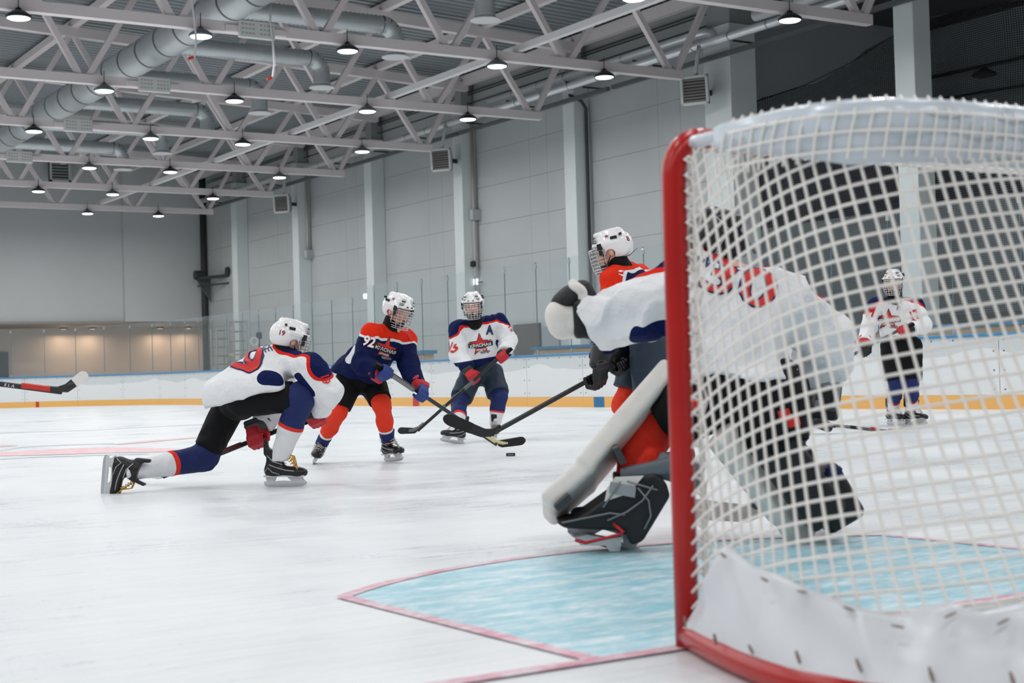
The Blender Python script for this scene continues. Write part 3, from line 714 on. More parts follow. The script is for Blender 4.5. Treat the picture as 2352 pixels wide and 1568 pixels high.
# ================================================================== the goal
M_RED = mat('goal_red', (178, 14, 8), .28, spec=.5, var=.05, vscale=9)
M_CORD = mat('net_cord', (242, 239, 234), .8)
M_VINYL = mat('white_vinyl', (222, 224, 228), .28, spec=.5, var=.02, vscale=8)
M_VINYLT = mat('shelf_vinyl', (205, 214, 222), .25, spec=.6)
M_TIE = mat('tie_brown', (132, 116, 104), .8)
goal = empty('hockey_goal', (GXC, GY, 0), 'red hockey goal with white cord net and white vinyl skirt, seen from behind', 'goal')
PR = .03
PT = 1.25
# mouth frame: post, rounded corner, crossbar, corner, post
def corner(cx, cz, r, a0, a1, n=7): return [(cx+r*math.cos(a), GY, cz+r*math.sin(a)) for a in np.linspace(a0, a1, n)]
rc = .09
fr = [(GX0, GY, 0.0), (GX0, GY, .4), (GX0, GY, .8)] + corner(GX0+rc, PT-rc, rc, math.pi, math.pi/2) + [(GXC, GY, PT)] + corner(GX1-rc, PT-rc, rc, math.pi/2, 0) + [(GX1, GY, .8), (GX1, GY, 0)]
mb = MB(); mb.tube(fr[:10], PR, 16); mb.build('left_post', M_RED, goal, True)
mb = MB(); mb.tube(fr[9:12], PR, 16); mb.build('crossbar', M_RED, goal, True)
mb = MB(); mb.tube(fr[11:], PR, 16); mb.build('right_post', M_RED, goal, True)
def mirror(h): return h + [(2*GXC-x, y) for x, y in h[::-1][1:]]
base_h = [(GX0, GY-.01), (2.255, 2.73), (2.20, 2.58), (2.16, 2.44), (2.135, 2.30), (2.145, 2.15), (2.20, 2.0), (2.30, 1.88), (2.46, 1.79), (2.68, 1.745), (2.95, 1.725), (GXC, 1.72)]
shelf_h = [(GX0+.03, GY-.01), (2.352, 2.80), (2.345, 2.70), (2.34, 2.60), (2.345, 2.52), (2.365, 2.44), (2.405, 2.375), (2.47, 2.325), (2.57, 2.295), (2.72, 2.285), (2.95, 2.283), (GXC, 2.283)]
def resample(h, n, closed=False):
    P = np.array(h, float); d = np.r_[0, np.cumsum(np.linalg.norm(np.diff(P, axis=0), axis=1))]
    # smooth by Catmull-like cubic through numpy: dense linear then box blur
    t = np.linspace(0, d[-1], 400); Q = np.stack([np.interp(t, d, P[:, k]) for k in range(P.shape[1])], 1)
    for _ in range(12):
        Q[1:-1] = (Q[:-2]+2*Q[1:-1]+Q[2:])/4
    idx = np.linspace(0, 399, n)
    return np.stack([np.interp(idx, np.arange(400), Q[:, k]) for k in range(P.shape[1])], 1)
NB = 161
BASE = resample(mirror(base_h), NB); SHELF = resample(mirror(shelf_h), NB)
mb = MB(); mb.tube([(x, y, .032) for x, y in BASE[::2]], .032, 14, up=(0, 0, 1)); mb.build('base_frame', M_RED, goal, True)
mb = MB(); mb.tube([(x, y, 1.235) for x, y in SHELF[2:-2:2]], .017, 12, up=(0, 0, 1)); mb.build('top_shelf_bar', M_VINYLT, goal, True)
def S(u, v, off=0.0):
    """point on the net: u 0..1 left post round the back to right post, v 0..1 base to shelf"""
    i = np.clip(u, 0, 1)*(NB-1); k = np.arange(NB)
    b = np.stack([np.interp(i, k, BASE[:, 0]), np.interp(i, k, BASE[:, 1]), 0*i+.05], -1)
    t = np.stack([np.interp(i, k, SHELF[:, 0]), np.interp(i, k, SHELF[:, 1]), 0*i+1.235], -1)
    v = np.asarray(v, float); vv = v[..., None]
    p = b*(1-vv)+t*vv
    # the cord sags in towards the mouth between base and shelf
    c = np.array([GXC, GY, .6]); d = c-p; d[..., 2] = 0; L = np.linalg.norm(d, axis=-1, keepdims=True)+1e-9
    sag = (.10*np.sin(np.pi*v)*np.clip(np.sin(np.pi*np.clip(u, 0, 1))*1.6, 0, 1))[..., None] - off
    return p + d/L*sag
SL, ST = 3.75, 1.22      # nominal lengths along u and v
MESH = .040
def gs(s): s = np.minimum(s, SL-s); return .62*s/(1+1.5*s)
def build_net():
    mb = MB()
    n = 260; s = np.linspace(0, SL, n)
    t0 = -.6
    while t0 < ST+.1:
        t = t0+gs(s)*1.0
        ok = (t > 0.0) & (t < ST)
        run = []
        for i in range(n):
            if ok[i]: run.append(i)
            if (not ok[i] or i == n-1) and run:
                if len(run) > 2:
                    P = S(s[run]/SL, t[run]/ST); mb.tube(list(P), .0038, 5, cap=False)
                run = []
        t0 += MESH
    m_ = 60; tt = np.linspace(0, ST, m_); s0 = -.1
    while s0 < SL+.5:
        ss = s0+(ST-tt)*(.26 if s0 < SL/2 else .26)
        ok = (ss > 0) & (ss < SL)
        idx = np.nonzero(ok)[0]
        if len(idx) > 3:
            P = S(ss[idx]/SL, tt[idx]/ST); mb.tube(list(P), .0038, 5, cap=False)
        s0 += .047
    o = mb.build('net', M_CORD, goal, True, fix=False); tag(o, 'white cord goal net', kind='stuff'); return o
net = build_net()
# top net between the crossbar and the shelf bar
mb = MB()
for i in range(1, 44):
    x = GX0+.04+(GX1-GX0-.08)*i/44
    ys = np.interp(x, SHELF[:NB//2*2, 0][10:-10], SHELF[:NB//2*2, 1][10:-10]) if False else None
    j = int(np.argmin(np.abs(SHELF[6:-6, 0]-x)+.001*np.abs(SHELF[6:-6, 1]-2.28))); y1 = SHELF[6+j, 1]
    mb.tube([(x, GY, PT-.03), (x, (GY+y1)/2, 1.215), (x, y1, 1.24)], .0038, 5, cap=False)
for i in range(1, 14):
    y = GY-.0425*i
    if y < 2.31: break
    hx = [p[0] for p in SHELF[:NB//2] if p[1] < y]
    x0 = min(hx)+.005 if hx else 2.35
    mb.tube([(x0, y, 1.235), (GXC-.4, y, 1.215), (GXC+.4, y, 1.215), (2*GXC-x0, y, 1.235)], .0038, 5, cap=False)
o = mb.build('top_net', M_CORD, goal, True, fix=False); tag(o, kind='stuff')
# white vinyl pad wrapped over the shelf bar
vs = []; fs = []; K = 8
rngu = [i for i in range(8, NB-8)]
for q, i in enumerate(rngu):
    x, y = SHELF[i]; d = nrm(np.r_[SHELF[min(i+1, NB-1)]-SHELF[max(i-1, 0)], 0]); nn = V((-d[1], d[0], 0)); 
    if np.dot(nn[:2], np.array([x, y])-np.array([GXC, GY-.1])) < 0: nn = -nn
    e = min(q, len(rngu)-1-q)/22.0; hgt = .035+.085*min(1, e)
    wav = .006*math.sin(i*.55)
    prof = [(-.03, -.02), (-.022, .012), (0, .026), (.022, .014), (.028+wav, -.02), (.026-wav, -hgt*.6), (.02+wav, -hgt), (.012+wav, -hgt)]
    for o_, z_ in prof: vs.append(V((x, y, 1.238+z_))+nn*o_)
for q in range(len(rngu)-1):
    for j in range(K-1): fs.append((q*K+j, q*K+j+1, (q+1)*K+j+1, (q+1)*K+j))
mb = MB(); mb.add(vs, fs); mb.build('shelf_pad', M_VINYLT, goal, True)
# net carried up over the pad
mb = MB()
for a_, z_ in ((.031, -.01), (.034, -.05), (.032, -.09)):
    pts = []
    for i in rngu[4:-4:2]:
        x, y = SHELF[i]; d = nrm(np.r_[SHELF[min(i+1, NB-1)]-SHELF[max(i-1, 0)], 0]); nn = V((-d[1], d[0], 0))
        if np.dot(nn[:2], np.array([x, y])-np.array([GXC, GY-.1])) < 0: nn = -nn
        pts.append(V((x, y, 1.238+z_))+nn*a_)
    mb.tube(pts, .003, 5, cap=False)
for i in rngu[3:-3:2]:
    x, y = SHELF[i]; d = nrm(np.r_[SHELF[min(i+1, NB-1)]-SHELF[max(i-1, 0)], 0]); nn = V((-d[1], d[0], 0))
    if np.dot(nn[:2], np.array([x, y])-np.array([GXC, GY-.1])) < 0: nn = -nn
    c_ = V((x, y, 1.238)); mb.tube([c_-nn*.03+V((0,0,0)), c_+V((0,0,.03)), c_+nn*.03-V((0,0,.01)), c_+nn*.034-V((0,0,.06))-d*.012, c_+nn*.03-V((0,0,.11))-d*.02], .003, 5, cap=False)
o = mb.build('shelf_lacing', M_CORD, goal, True, fix=False); tag(o, kind='stuff')
# skirt along the base: height follows a worn, drooping upper edge
def px_of(P):
    d = np.asarray(P)-CAM; z = d@CF; return IW/2+FPX*(d@CR)/z, IH/2-FPX*(d@CU)/z
uu, vv_ = np.meshgrid(np.linspace(0, .62, 280), np.linspace(0, .6, 200), indexing='ij')
PG = S(uu, vv_, .012); PX, PY = px_of(PG)
def net_uv(px, py):
    k = np.argmin((PX-px)**2+(PY-py)**2); return uu.flat[k], vv_.flat[k]
edge = [net_uv(*p) for p in [(1571, 1436), (1600, 1385), (1640, 1308), (1674, 1247), (1735, 1298), (1826, 1334), (1935, 1377), (2043, 1413), (2075, 1409), (2116, 1395), (2205, 1381), (2225, 1396), (2260, 1402), (2352, 1377)]]
eu = [e[0] for e in edge]; ev = [e[1] for e in edge]
order = np.argsort(eu); eu = [eu[i] for i in order]; ev = [ev[i] for i in order]
eu += [1-x for x in eu[::-1]]; ev += ev[::-1]
vs = []; fs = []; nu, nv = 220, 12
us = np.linspace(eu[0]*.5, 1-eu[0]*.5, nu)
for i, u in enumerate(us):
    tv = max(.004, float(np.interp(u, eu, ev)))
    for j in range(nv+1):
        v = -.005+(tv+.005)*j/nv
        rip = .020+.010*math.sin(u*60+j*.4)*(j/nv)+.007*math.sin(u*131+2)*(j/nv)+(.022*math.exp(-((u-.42)/.01)**2)*(j/nv))
        vs.append(S(np.array(u), np.array(v), rip))
for i in range(nu-1):
    for j in range(nv): fs.append((i*(nv+1)+j, (i+1)*(nv+1)+j, (i+1)*(nv+1)+j+1, i*(nv+1)+j+1))
mb = MB(); mb.add(vs, fs); sk = mb.build('skirt', M_VINYL, goal, True); tag(sk, 'white vinyl skirt laced along the base')
sm = sk.modifiers.new('thick', 'SOLIDIFY'); sm.thickness = .003
for (px, py, ang) in ((1679, 1272, .25), (1768, 1325, .2), (1855, 1355, .05), (1953, 1393, .2), (2067, 1431, .1), (2178, 1407, -.4), (2297, 1420, -.4),
                      (1594, 1424, 1.2), (1660, 1463, .9), (1740, 1488, .6), (1845, 1503, 1.0), (1981, 1519, 1.1), (2145, 1540, 1.3), (2320, 1552, 1.4)):
    u, v = net_uv(px, py); du = .0032*math.cos(ang); dv = -.011*math.sin(ang)
    pts = [S(np.array(u+du*q), np.array(v+dv*q), .042) for q in (-1, 0, 1)]
    mb = MB(); mb.tube(pts, [.003, .0045, .003], 8, flat=.6); mb.build('tie', M_TIE, goal, True)
# lacing round the left post and edge cord
mb = MB(); ed = []
for i in range(30):
    z = .06+1.12*i/29; z2 = z+.02
    ed.append((GX0+.028, GY-.035, z)); 
    mb.tube([(GX0+.035, GY-.030, z), (GX0+.022, GY-.040, z+.006), (GX0+.006, GY-.037, z+.012), (GX0+.022, GY-.036, z+.02)], .0045, 6)
mb.tube([(GX0+.03, GY-.038, z) for z in np.linspace(.05, 1.2, 40)], .0055, 6)
mb.tube([(GX0+.04, GY-.044+.008*math.sin(z*70), z) for z in np.linspace(.05, 1.2, 120)], .0035, 5)
mb.build('post_lacing', M_CORD, goal, True, fix=False)['kind'] = 'stuff'
# ================================================================== implicit modelling kit for bodies and clothing
def _dot(P, a): return P[..., 0]*a[0]+P[..., 1]*a[1]+P[..., 2]*a[2]
def cone(a, b, r1, r2):
    a = V(a); b = V(b); ba = b-a; L2 = float(ba@ba)+1e-12
    def f(P):
        q = P-a; h = np.clip(_dot(q, ba)/L2, 0, 1); d = q-h[..., None]*ba
        return np.sqrt((d*d).sum(-1))-(r1+(r2-r1)*h)
    f.box = (np.minimum(a-r1, b-r2), np.maximum(a+r1, b+r2)); return f
def ecap(a, b, side, rx1, ry1, rx2, ry2, rend=None):
    """elliptic tapered capsule from a to b; side = direction of the x radii"""
    a = V(a); b = V(b); ba = b-a; L = float(np.linalg.norm(ba)); w_ = ba/L
    ex = V(side); ex = nrm(ex-w_*(ex@w_)); ey = np.cross(w_, ex)
    def f(P):
        q = P-a; t = _dot(q, w_)/L; h = np.clip(t, 0, 1); ax = (t-h)*L
        rx = rx1+(rx2-rx1)*h; ry = ry1+(ry2-ry1)*h
        re = rend if rend else np.minimum(rx, ry)
        k = np.sqrt((_dot(q, ex)/rx)**2+(_dot(q, ey)/ry)**2+(ax/re)**2)
        return (k-1)*np.minimum(rx, ry)
    R_ = max(rx1, ry1, rx2, ry2); f.box = (np.minimum(a, b)-R_, np.maximum(a, b)+R_); return f
def ell(c, ax, r):
    c = V(c); ax = [V(x) for x in ax]
    def f(P):
        q = P-c; k = np.sqrt((_dot(q, ax[0])/r[0])**2+(_dot(q, ax[1])/r[1])**2+(_dot(q, ax[2])/r[2])**2)
        return (k-1)*min(r)
    R_ = max(r); f.box = (c-R_, c+R_); return f
def rbox(c, ax, half, rad=.01):
    c = V(c); ax = [V(x) for x in ax]
    def f(P):
        q = P-c; d = np.stack([np.abs(_dot(q, ax[i]))-(half[i]-rad) for i in range(3)], -1)
        return np.sqrt((np.maximum(d, 0)**2).sum(-1))+np.minimum(d.max(-1), 0)-rad
    R_ = float(np.linalg.norm(half)); f.box = (c-R_, c+R_); return f
def smin(a, b, k):
    if k <= 0: return np.minimum(a, b)
    h = np.clip(.5+.5*(b-a)/k, 0, 1); return b+(a-b)*h-k*h*(1-h)
class Field:
    """smooth union of primitives, then plane cuts and carved primitives"""
    def __init__(s): s.p = []; s.cuts = []; s.sub = []; s.amp = 0; s.nf = 7.0; s.st = None
    def add(s, f, k=.03): s.p.append((f, k)); return s
    def cut(s, p, n): s.cuts.append((V(p), nrm(n))); return s          # keep the side opposite to n
    def carve(s, f, k=.005): s.sub.append((f, k)); return s
    def noise(s, amp, freq, seed=0): s.amp = amp; s.nf = freq; s.seed = seed; return s
    def __call__(s, P):
        d = None
        for f, k in s.p:
            g = f(P); d = g if d is None else smin(d, g, k)
        if s.amp:
            n1 = vnoise(P*s.nf, s.seed); n2 = vnoise(P*s.nf*1.3+n1[..., None]*.5, s.seed+4); n3 = vnoise(P*s.nf*2.4, s.seed+9)
            d = d+s.amp*(.5*n1+.9*(2*np.abs(n2)-.5)+.3*n3)      # soft swells with sharper creases
        for f, k in s.sub: d = -smin(-d, f(P), k)
        for p, n in s.cuts: d = np.maximum(d, _dot(P-p, n))
        return d
    def bounds(s, pad):
        lo = np.min([f.box[0] for f, k in s.p], 0)-pad; hi = np.max([f.box[1] for f, k in s.p], 0)+pad; return lo, hi
_LAT = rng.random((16, 16, 16)).astype(np.float32)*2-1
def vnoise(P, seed=0):
    P = P+seed*3.7; i = np.floor(P).astype(np.int32); f = P-i; f = f*f*(3-2*f); out = 0
    for dx in (0, 1):
        for dy in (0, 1):
            for dz in (0, 1):
                w_ = (f[..., 0] if dx else 1-f[..., 0])*(f[..., 1] if dy else 1-f[..., 1])*(f[..., 2] if dz else 1-f[..., 2])
                out = out+w_*_LAT[(i[..., 0]+dx) & 15, (i[..., 1]+dy) & 15, (i[..., 2]+dz) & 15]
    return out
def surfnet(F, v):
    """naive surface nets, evaluated only near the surface; returns verts (n,3), quads (m,4)"""
    lo, hi = F.bounds(2.5*v); n = np.ceil((hi-lo)/v).astype(int)+1
    # coarse pass
    c = 4; nc = np.ceil((n-1)/c).astype(int)+1
    g = np.stack(np.meshgrid(*[lo[i]+np.arange(nc[i])*v*c for i in range(3)], indexing='ij'), -1)
    dc = F(g); full = np.full((nc-1)*c+1, 1.0)
    near = np.abs(dc) < v*c*2.6
    # fill far cells with coarse sign, near cells exactly
    big = np.repeat(np.repeat(np.repeat(dc, c, 0), c, 1), c, 2)[:full.shape[0], :full.shape[1], :full.shape[2]]
    nb = np.zeros_like(near); idx = np.argwhere(near)
    m = np.zeros(full.shape, bool)
    for i, j, k in idx:
        m[max(0, i*c-c):i*c+c+1, max(0, j*c-c):j*c+c+1, max(0, k*c-c):k*c+c+1] = True
    full = big.copy(); q = np.argwhere(m)
    if len(q) == 0: return np.zeros((0, 3)), np.zeros((0, 4), int)
    full[m] = F(lo+q*v)
    D = full; s = D < 0; X, Y, Z = D.shape
    acc = np.zeros((X-1, Y-1, Z-1, 3), np.float32); cnt = np.zeros((X-1, Y-1, Z-1), np.int16)
    sl = lambda a, e: slice(a, e+a)
    for ax in range(3):
        o = [x for x in range(3) if x != ax]
        for p in (0, 1):
            for r in (0, 1):
                st = [0, 0, 0]; st[o[0]] = p; st[o[1]] = r
                A = D[tuple(slice(st[i], st[i]+D.shape[i]-1) for i in range(3))]
                st2 = st.copy(); st2[ax] = 1
                B = D[tuple(slice(st2[i], st2[i]+D.shape[i]-1) for i in range(3))]
                w_ = np.nonzero((A < 0) != (B < 0)); a_ = A[w_]; b_ = B[w_]; t = a_/(a_-b_)
                add = np.zeros((len(t), 3), np.float32); add[:, ax] = t; add[:, o[0]] = p; add[:, o[1]] = r
                acc[w_] += add; cnt[w_] += 1
    cells = np.nonzero(cnt); ids = np.full(cnt.shape, -1, np.int64); ids[cells] = np.arange(len(cells[0]))
    verts = lo+(np.stack(cells, 1)+acc[cells]/cnt[cells][:, None])*v
    quads = []
    for ax in range(3):
        o1, o2 = (ax+1) % 3, (ax+2) % 3
        A = D[tuple(slice(0, D.shape[i]-1) if i == ax else slice(1, D.shape[i]-1) for i in range(3))]
        B = D[tuple(slice(1, D.shape[i]) if i == ax else slice(1, D.shape[i]-1) for i in range(3))]
        w_ = np.nonzero((A < 0) != (B < 0)); inside = A[w_] < 0
        base = [w_[0].copy(), w_[1].copy(), w_[2].copy()]
        for i in range(3):
            if i != ax: base[i] = base[i]+1
        def cell(d1, d2):
            b = [x.copy() for x in base]; b[o1] = b[o1]-d1; b[o2] = b[o2]-d2; return ids[b[0], b[1], b[2]]
        q4 = np.stack([cell(1, 1), cell(0, 1), cell(0, 0), cell(1, 0)], 1)
        q4[~inside] = q4[~inside][:, ::-1]; quads.append(q4)
    quads = np.concatenate(quads); quads = quads[(quads >= 0).all(1)]
    return verts, quads
def npmesh(name, verts, quads, mats, attrs=None, mi=None, smooth=True):
    me = bpy.data.meshes.new(name); nv, nq = len(verts), len(quads)
    me.vertices.add(nv); me.vertices.foreach_set('co', np.asarray(verts, np.float32).ravel())
    me.loops.add(nq*4); me.loops.foreach_set('vertex_index', np.asarray(quads, np.int32).ravel())
    me.polygons.add(nq); me.polygons.foreach_set('loop_start', np.arange(nq, dtype=np.int32)*4)
    try: me.polygons.foreach_set('loop_total', np.full(nq, 4, np.int32))
    except Exception: pass
    me.polygons.foreach_set('use_smooth', np.full(nq, smooth))
    if mi is not None: me.polygons.foreach_set('material_index', np.asarray(mi, np.int32))
    me.update(calc_edges=True); me.validate()
    for m in mats: me.materials.append(m)
    for k, a in (attrs or {}).items():
        at_ = me.attributes.new(k, 'FLOAT', 'POINT'); at_.data.foreach_set('value', np.asarray(a, np.float32))
    return me
def fobj(name, F, v, mt, parent=None, attrs=None, relax=1):
    """object from a field; attrs: {name: function(verts)}"""
    vs, q = surfnet(F, v)
    me = npmesh(name, vs, q, mt if isinstance(mt, list) else [mt], {k: f(vs) for k, f in (attrs or {}).items()})
    o = bpy.data.objects.new(name, me); put(o, parent); return o
def polydist(pts):
    pts = [V(p) for p in pts]
    def f(P):
        d = None
        for a, b in zip(pts[:-1], pts[1:]):
            g = cone(a, b, 0, 0)(P); d = g if d is None else np.minimum(d, g)
        return d
    return f
def axisparam(a, b):
    a = V(a); b = V(b); L2 = float((b-a)@(b-a)); return lambda P: _dot(P-a, b-a)/L2
def frame(fwd, up):
    """columns right, forward, up"""
    f = nrm(fwd); r = nrm(np.cross(f, V(up))); u = np.cross(r, f); return r, f, u
def mat4(o, r, f, u, s=1.0):
    return Matrix(((r[0]*s, f[0]*s, u[0]*s, o[0]), (r[1]*s, f[1]*s, u[1]*s, o[1]), (r[2]*s, f[2]*s, u[2]*s, o[2]), (0, 0, 0, 1)))

# ---- flat print pressed onto a surface
def bvh_of(o):
    me = o.data; return BVHTree.FromPolygons([tuple(v.co) for v in me.vertices], [tuple(p.vertices) for p in me.polygons])
_fontcache = {}
def text_2d(txt, size, bold=0.0, squeeze=1.0, shear=0.0):
    """text outline as 2D verts + faces centred on the origin, cut into small pieces"""
    cu = bpy.data.curves.new('lettering', 'FONT'); cu.body = txt; cu.size = 1.0; cu.align_x = 'CENTER'; cu.align_y = 'CENTER'
    cu.offset = bold; cu.resolution_u = 3; cu.shear = shear
    ob = bpy.data.objects.new('lettering', cu); COL.objects.link(ob)
    bpy.context.view_layer.update()
    dg = bpy.context.evaluated_depsgraph_get(); me = bpy.data.meshes.new_from_object(ob.evaluated_get(dg), depsgraph=dg)
    bm = bmesh.new(); bm.from_mesh(me)
    COL.objects.unlink(ob); bpy.data.objects.remove(ob); bpy.data.curves.remove(cu); bpy.data.meshes.remove(me)
    if not bm.verts: bm.free(); return bmesh.new()
    xs = [v.co.x for v in bm.verts]; ys = [v.co.y for v in bm.verts]
    cx, cy, h = (min(xs)+max(xs))/2, (min(ys)+max(ys))/2, max(ys)-min(ys)
    for v in bm.verts: v.co = Vector(((v.co.x-cx)/h*size*squeeze, (v.co.y-cy)/h*size, 0))
    return bm
def poly_2d(polys):
    bm = bmesh.new()
    for p in polys: bm.faces.new([bm.verts.new((x, y, 0)) for x, y in p])
    bmesh.ops.triangulate(bm, faces=bm.faces); return bm
def star_pts(R_, r, rot=0.0, cx=0, cy=0):
    return [(cx+(R_ if i % 2 == 0 else r)*math.sin(rot+math.pi*i/5), cy+(R_ if i % 2 == 0 else r)*math.cos(rot+math.pi*i/5)) for i in range(10)]
def press(name, bm, tree, c, right, up, mt, parent, off=.003, step=.014, dx=0.0, dy=0.0, reach=.45, start=.25):
    """project a 2D drawing along -n onto the cloth below it"""
    right = nrm(right); up = V(up); up = nrm(up-right*(up@right)); n = np.cross(right, up); c = V(c)
    xs = [v.co.x for v in bm.verts]; ys = [v.co.y for v in bm.verts]
    if not xs: return None
    for lo, hi, axis in ((min(xs), max(xs), 0), (min(ys), max(ys), 1)):
        g = lo+step
        while g < hi:
            co = (g, 0, 0) if axis == 0 else (0, g, 0); no = (1, 0, 0) if axis == 0 else (0, 1, 0)
            bmesh.ops.bisect_plane(bm, geom=bm.verts[:]+bm.edges[:]+bm.faces[:], dist=1e-5, plane_co=co, plane_no=no); g += step
    bmesh.ops.triangulate(bm, faces=bm.faces)
    bad = []
    for v in bm.verts:
        o = c+right*(v.co.x+dx)+up*(v.co.y+dy)+n*start
        h = tree.ray_cast(Vector(o), Vector(-n), start+reach)
        if h[0] is None or h[1].dot(Vector(n)) < .08: bad.append(v)
        else: v.co = h[0]+Vector(n)*off*.6+h[1]*off*.4
    if bad: bmesh.ops.delete(bm, geom=bad, context='VERTS')
    if not bm.faces: bm.free(); return None
    bmesh.ops.recalc_face_normals(bm, faces=bm.faces)
    me = bpy.data.meshes.new(name); bm.to_mesh(me); bm.free(); me.materials.append(mt)
    o = bpy.data.objects.new(name, me); put(o, parent); return o
# ================================================================== hockey gear
Field.box = property(lambda s: s.bounds(0.0))
M_SKIN = mat('skin', (222, 168, 148), .5, var=.05, vscale=18)
M_LIP = mat('lips', (176, 96, 92), .5); M_EYE = mat('eyes', (46, 38, 34), .3); M_EYEW = mat('eye_white', (226, 222, 218), .3); M_BROW = mat('brows', (96, 70, 52), .8)
M_HAIR = mat('hair', (40, 32, 28), .8)
M_HELM = mat('helmet_white', (240, 240, 240), .14, spec=.6)
M_HBLK = mat('helmet_black', (22, 22, 24), .3)
M_WIRE = mat('cage_wire', (205, 208, 210), .25, .7)
M_STRAPC = mat('strap_white', (228, 226, 220), .7)
M_NAVY = mat('navy_cloth', (16, 30, 80), .75, bump=.15, bscale=300)
M_REDC = mat('red_cloth', (222, 42, 26), .75, bump=.15, bscale=300)
M_WHITEC = mat('white_cloth', (226, 228, 230), .75, bump=.1, bscale=300)
M_BLKC = mat('black_cloth', (11, 11, 13), .75, spec=.25, bump=.2, bscale=120)
M_SLATE = mat('slate_cloth', (33, 50, 66), .7, bump=.15, bscale=160, var=.08, vscale=12)
M_BOOT = mat('boot_black', (14, 14, 16), .35, bump=.1, bscale=200)
M_BOOTL = mat('boot_trim', (186, 188, 190), .35)
M_HOLD = mat('blade_holder', (206, 208, 210), .3)
M_RUN = mat('runner_steel', (190, 194, 198), .15, .9)
M_LACEW = mat('lace_white', (196, 194, 188), .8); M_LACEY = mat('lace_yellow', (206, 158, 52), .8)
M_GRED = mat('glove_red', (186, 22, 34), .5, bump=.1, bscale=150); M_GBLK = mat('glove_black', (11, 11, 13), .45, bump=.15, bscale=120)
M_GBLU = mat('glove_blue', (24, 54, 124), .5, bump=.1, bscale=150); M_GWHT = mat('glove_white', (224, 220, 214), .5, var=.05, vscale=20)
M_PRED = mat('print_red', (206, 34, 30), .6); M_PNAVY = mat('print_navy', (30, 38, 92), .6); M_PWHT = mat('print_white', (236, 236, 236), .6); M_PBLK = mat('print_black', (26, 26, 30), .6); M_PGRY = mat('print_grey', (120, 124, 130), .6); M_PMAR = mat('print_maroon', (150, 28, 60), .5)

def jersey_mat(name, base, yoke, stripe, side, hem=None, y1=.088, y2=.106, sr=.055):
    m = bpy.data.materials.new(name); m.use_nodes = True; t = NT(m); b = m.node_tree.nodes['Principled BSDF']
    c = t.mix(t.math('LESS_THAN', t.attr('side'), sr), rgba(base), rgba(side))
    if hem: c = t.mix(t.math('LESS_THAN', t.attr('up'), hem[1]), c, rgba(hem[0]))
    c = t.mix(t.math('LESS_THAN', t.attr('yoke'), y2), c, rgba(stripe)); c = t.mix(t.math('LESS_THAN', t.attr('yoke'), y1), c, rgba(yoke))
    t.l(c, b.inputs['Base Color']); b.inputs['Roughness'].default_value = .8; b.inputs['Specular IOR Level'].default_value = .15
    tc = t.n('ShaderNodeTexCoord')
    n1 = t.noise(11, 3, tc.outputs['Object'], .55); n2 = t.noise(420, 2, tc.outputs['Object'])
    h = t.math('ADD', t.math('MULTIPLY', n1, 1.0), t.math('MULTIPLY', n2, .04))
    bp = t.n('ShaderNodeBump'); bp.inputs['Strength'].default_value = .6; bp.inputs['Distance'].default_value = .05
    t.l(h, bp.inputs['Height']); t.l(bp.outputs[0], b.inputs['Normal']); return m
WH, NV, RD = (234, 235, 237), (13, 27, 76), (222, 40, 26)
MJ_WHITE = jersey_mat('jersey_white', WH, NV, RD, NV)
MJ_WHITEHEM = jersey_mat('jersey_white_navy_hem', WH, NV, RD, NV, (NV, .07))
MJ_NAVY = jersey_mat('jersey_navy', (11, 23, 68), (228, 46, 20), (232, 233, 236), (226, 228, 232), None, .10, .118, .05)
MJ_GOALIE = jersey_mat('jersey_goalie', WH, NV, RD, NV, None, .055, .08, .06)
def sock_mat(name, top, stripe, low, a, b_):
    m = bpy.data.materials.new(name); m.use_nodes = True; t = NT(m); b = m.node_tree.nodes['Principled BSDF']
    al = t.attr('along'); c = t.mix(t.math('GREATER_THAN', al, a), rgba(top), rgba(stripe)); c = t.mix(t.math('GREATER_THAN', al, b_), c, rgba(low))
    t.l(c, b.inputs['Base Color']); b.inputs['Roughness'].default_value = .8
    tc = t.n('ShaderNodeTexCoord'); bp = t.n('ShaderNodeBump'); bp.inputs['Strength'].default_value = .35; bp.inputs['Distance'].default_value = .03
    t.l(t.noise(16, 3, tc.outputs['Object']), bp.inputs['Height']); t.l(bp.outputs[0], b.inputs['Normal']); return m
MS_BLUE = sock_mat('sock_navy_white', (14, 34, 92), (224, 44, 26), (226, 227, 230), .60, .67)
MS_BLUE19 = sock_mat('sock_navy_white_kneeling', (14, 33, 90), (224, 44, 26), (226, 227, 230), .46, .52)
MS_RED = sock_mat('sock_red_navy', (232, 52, 18), (234, 234, 234), (17, 34, 88), .70, .76)
MS_REDG = sock_mat('sock_red', (226, 44, 18), (226, 44, 18), (226, 44, 18), .7, .8)

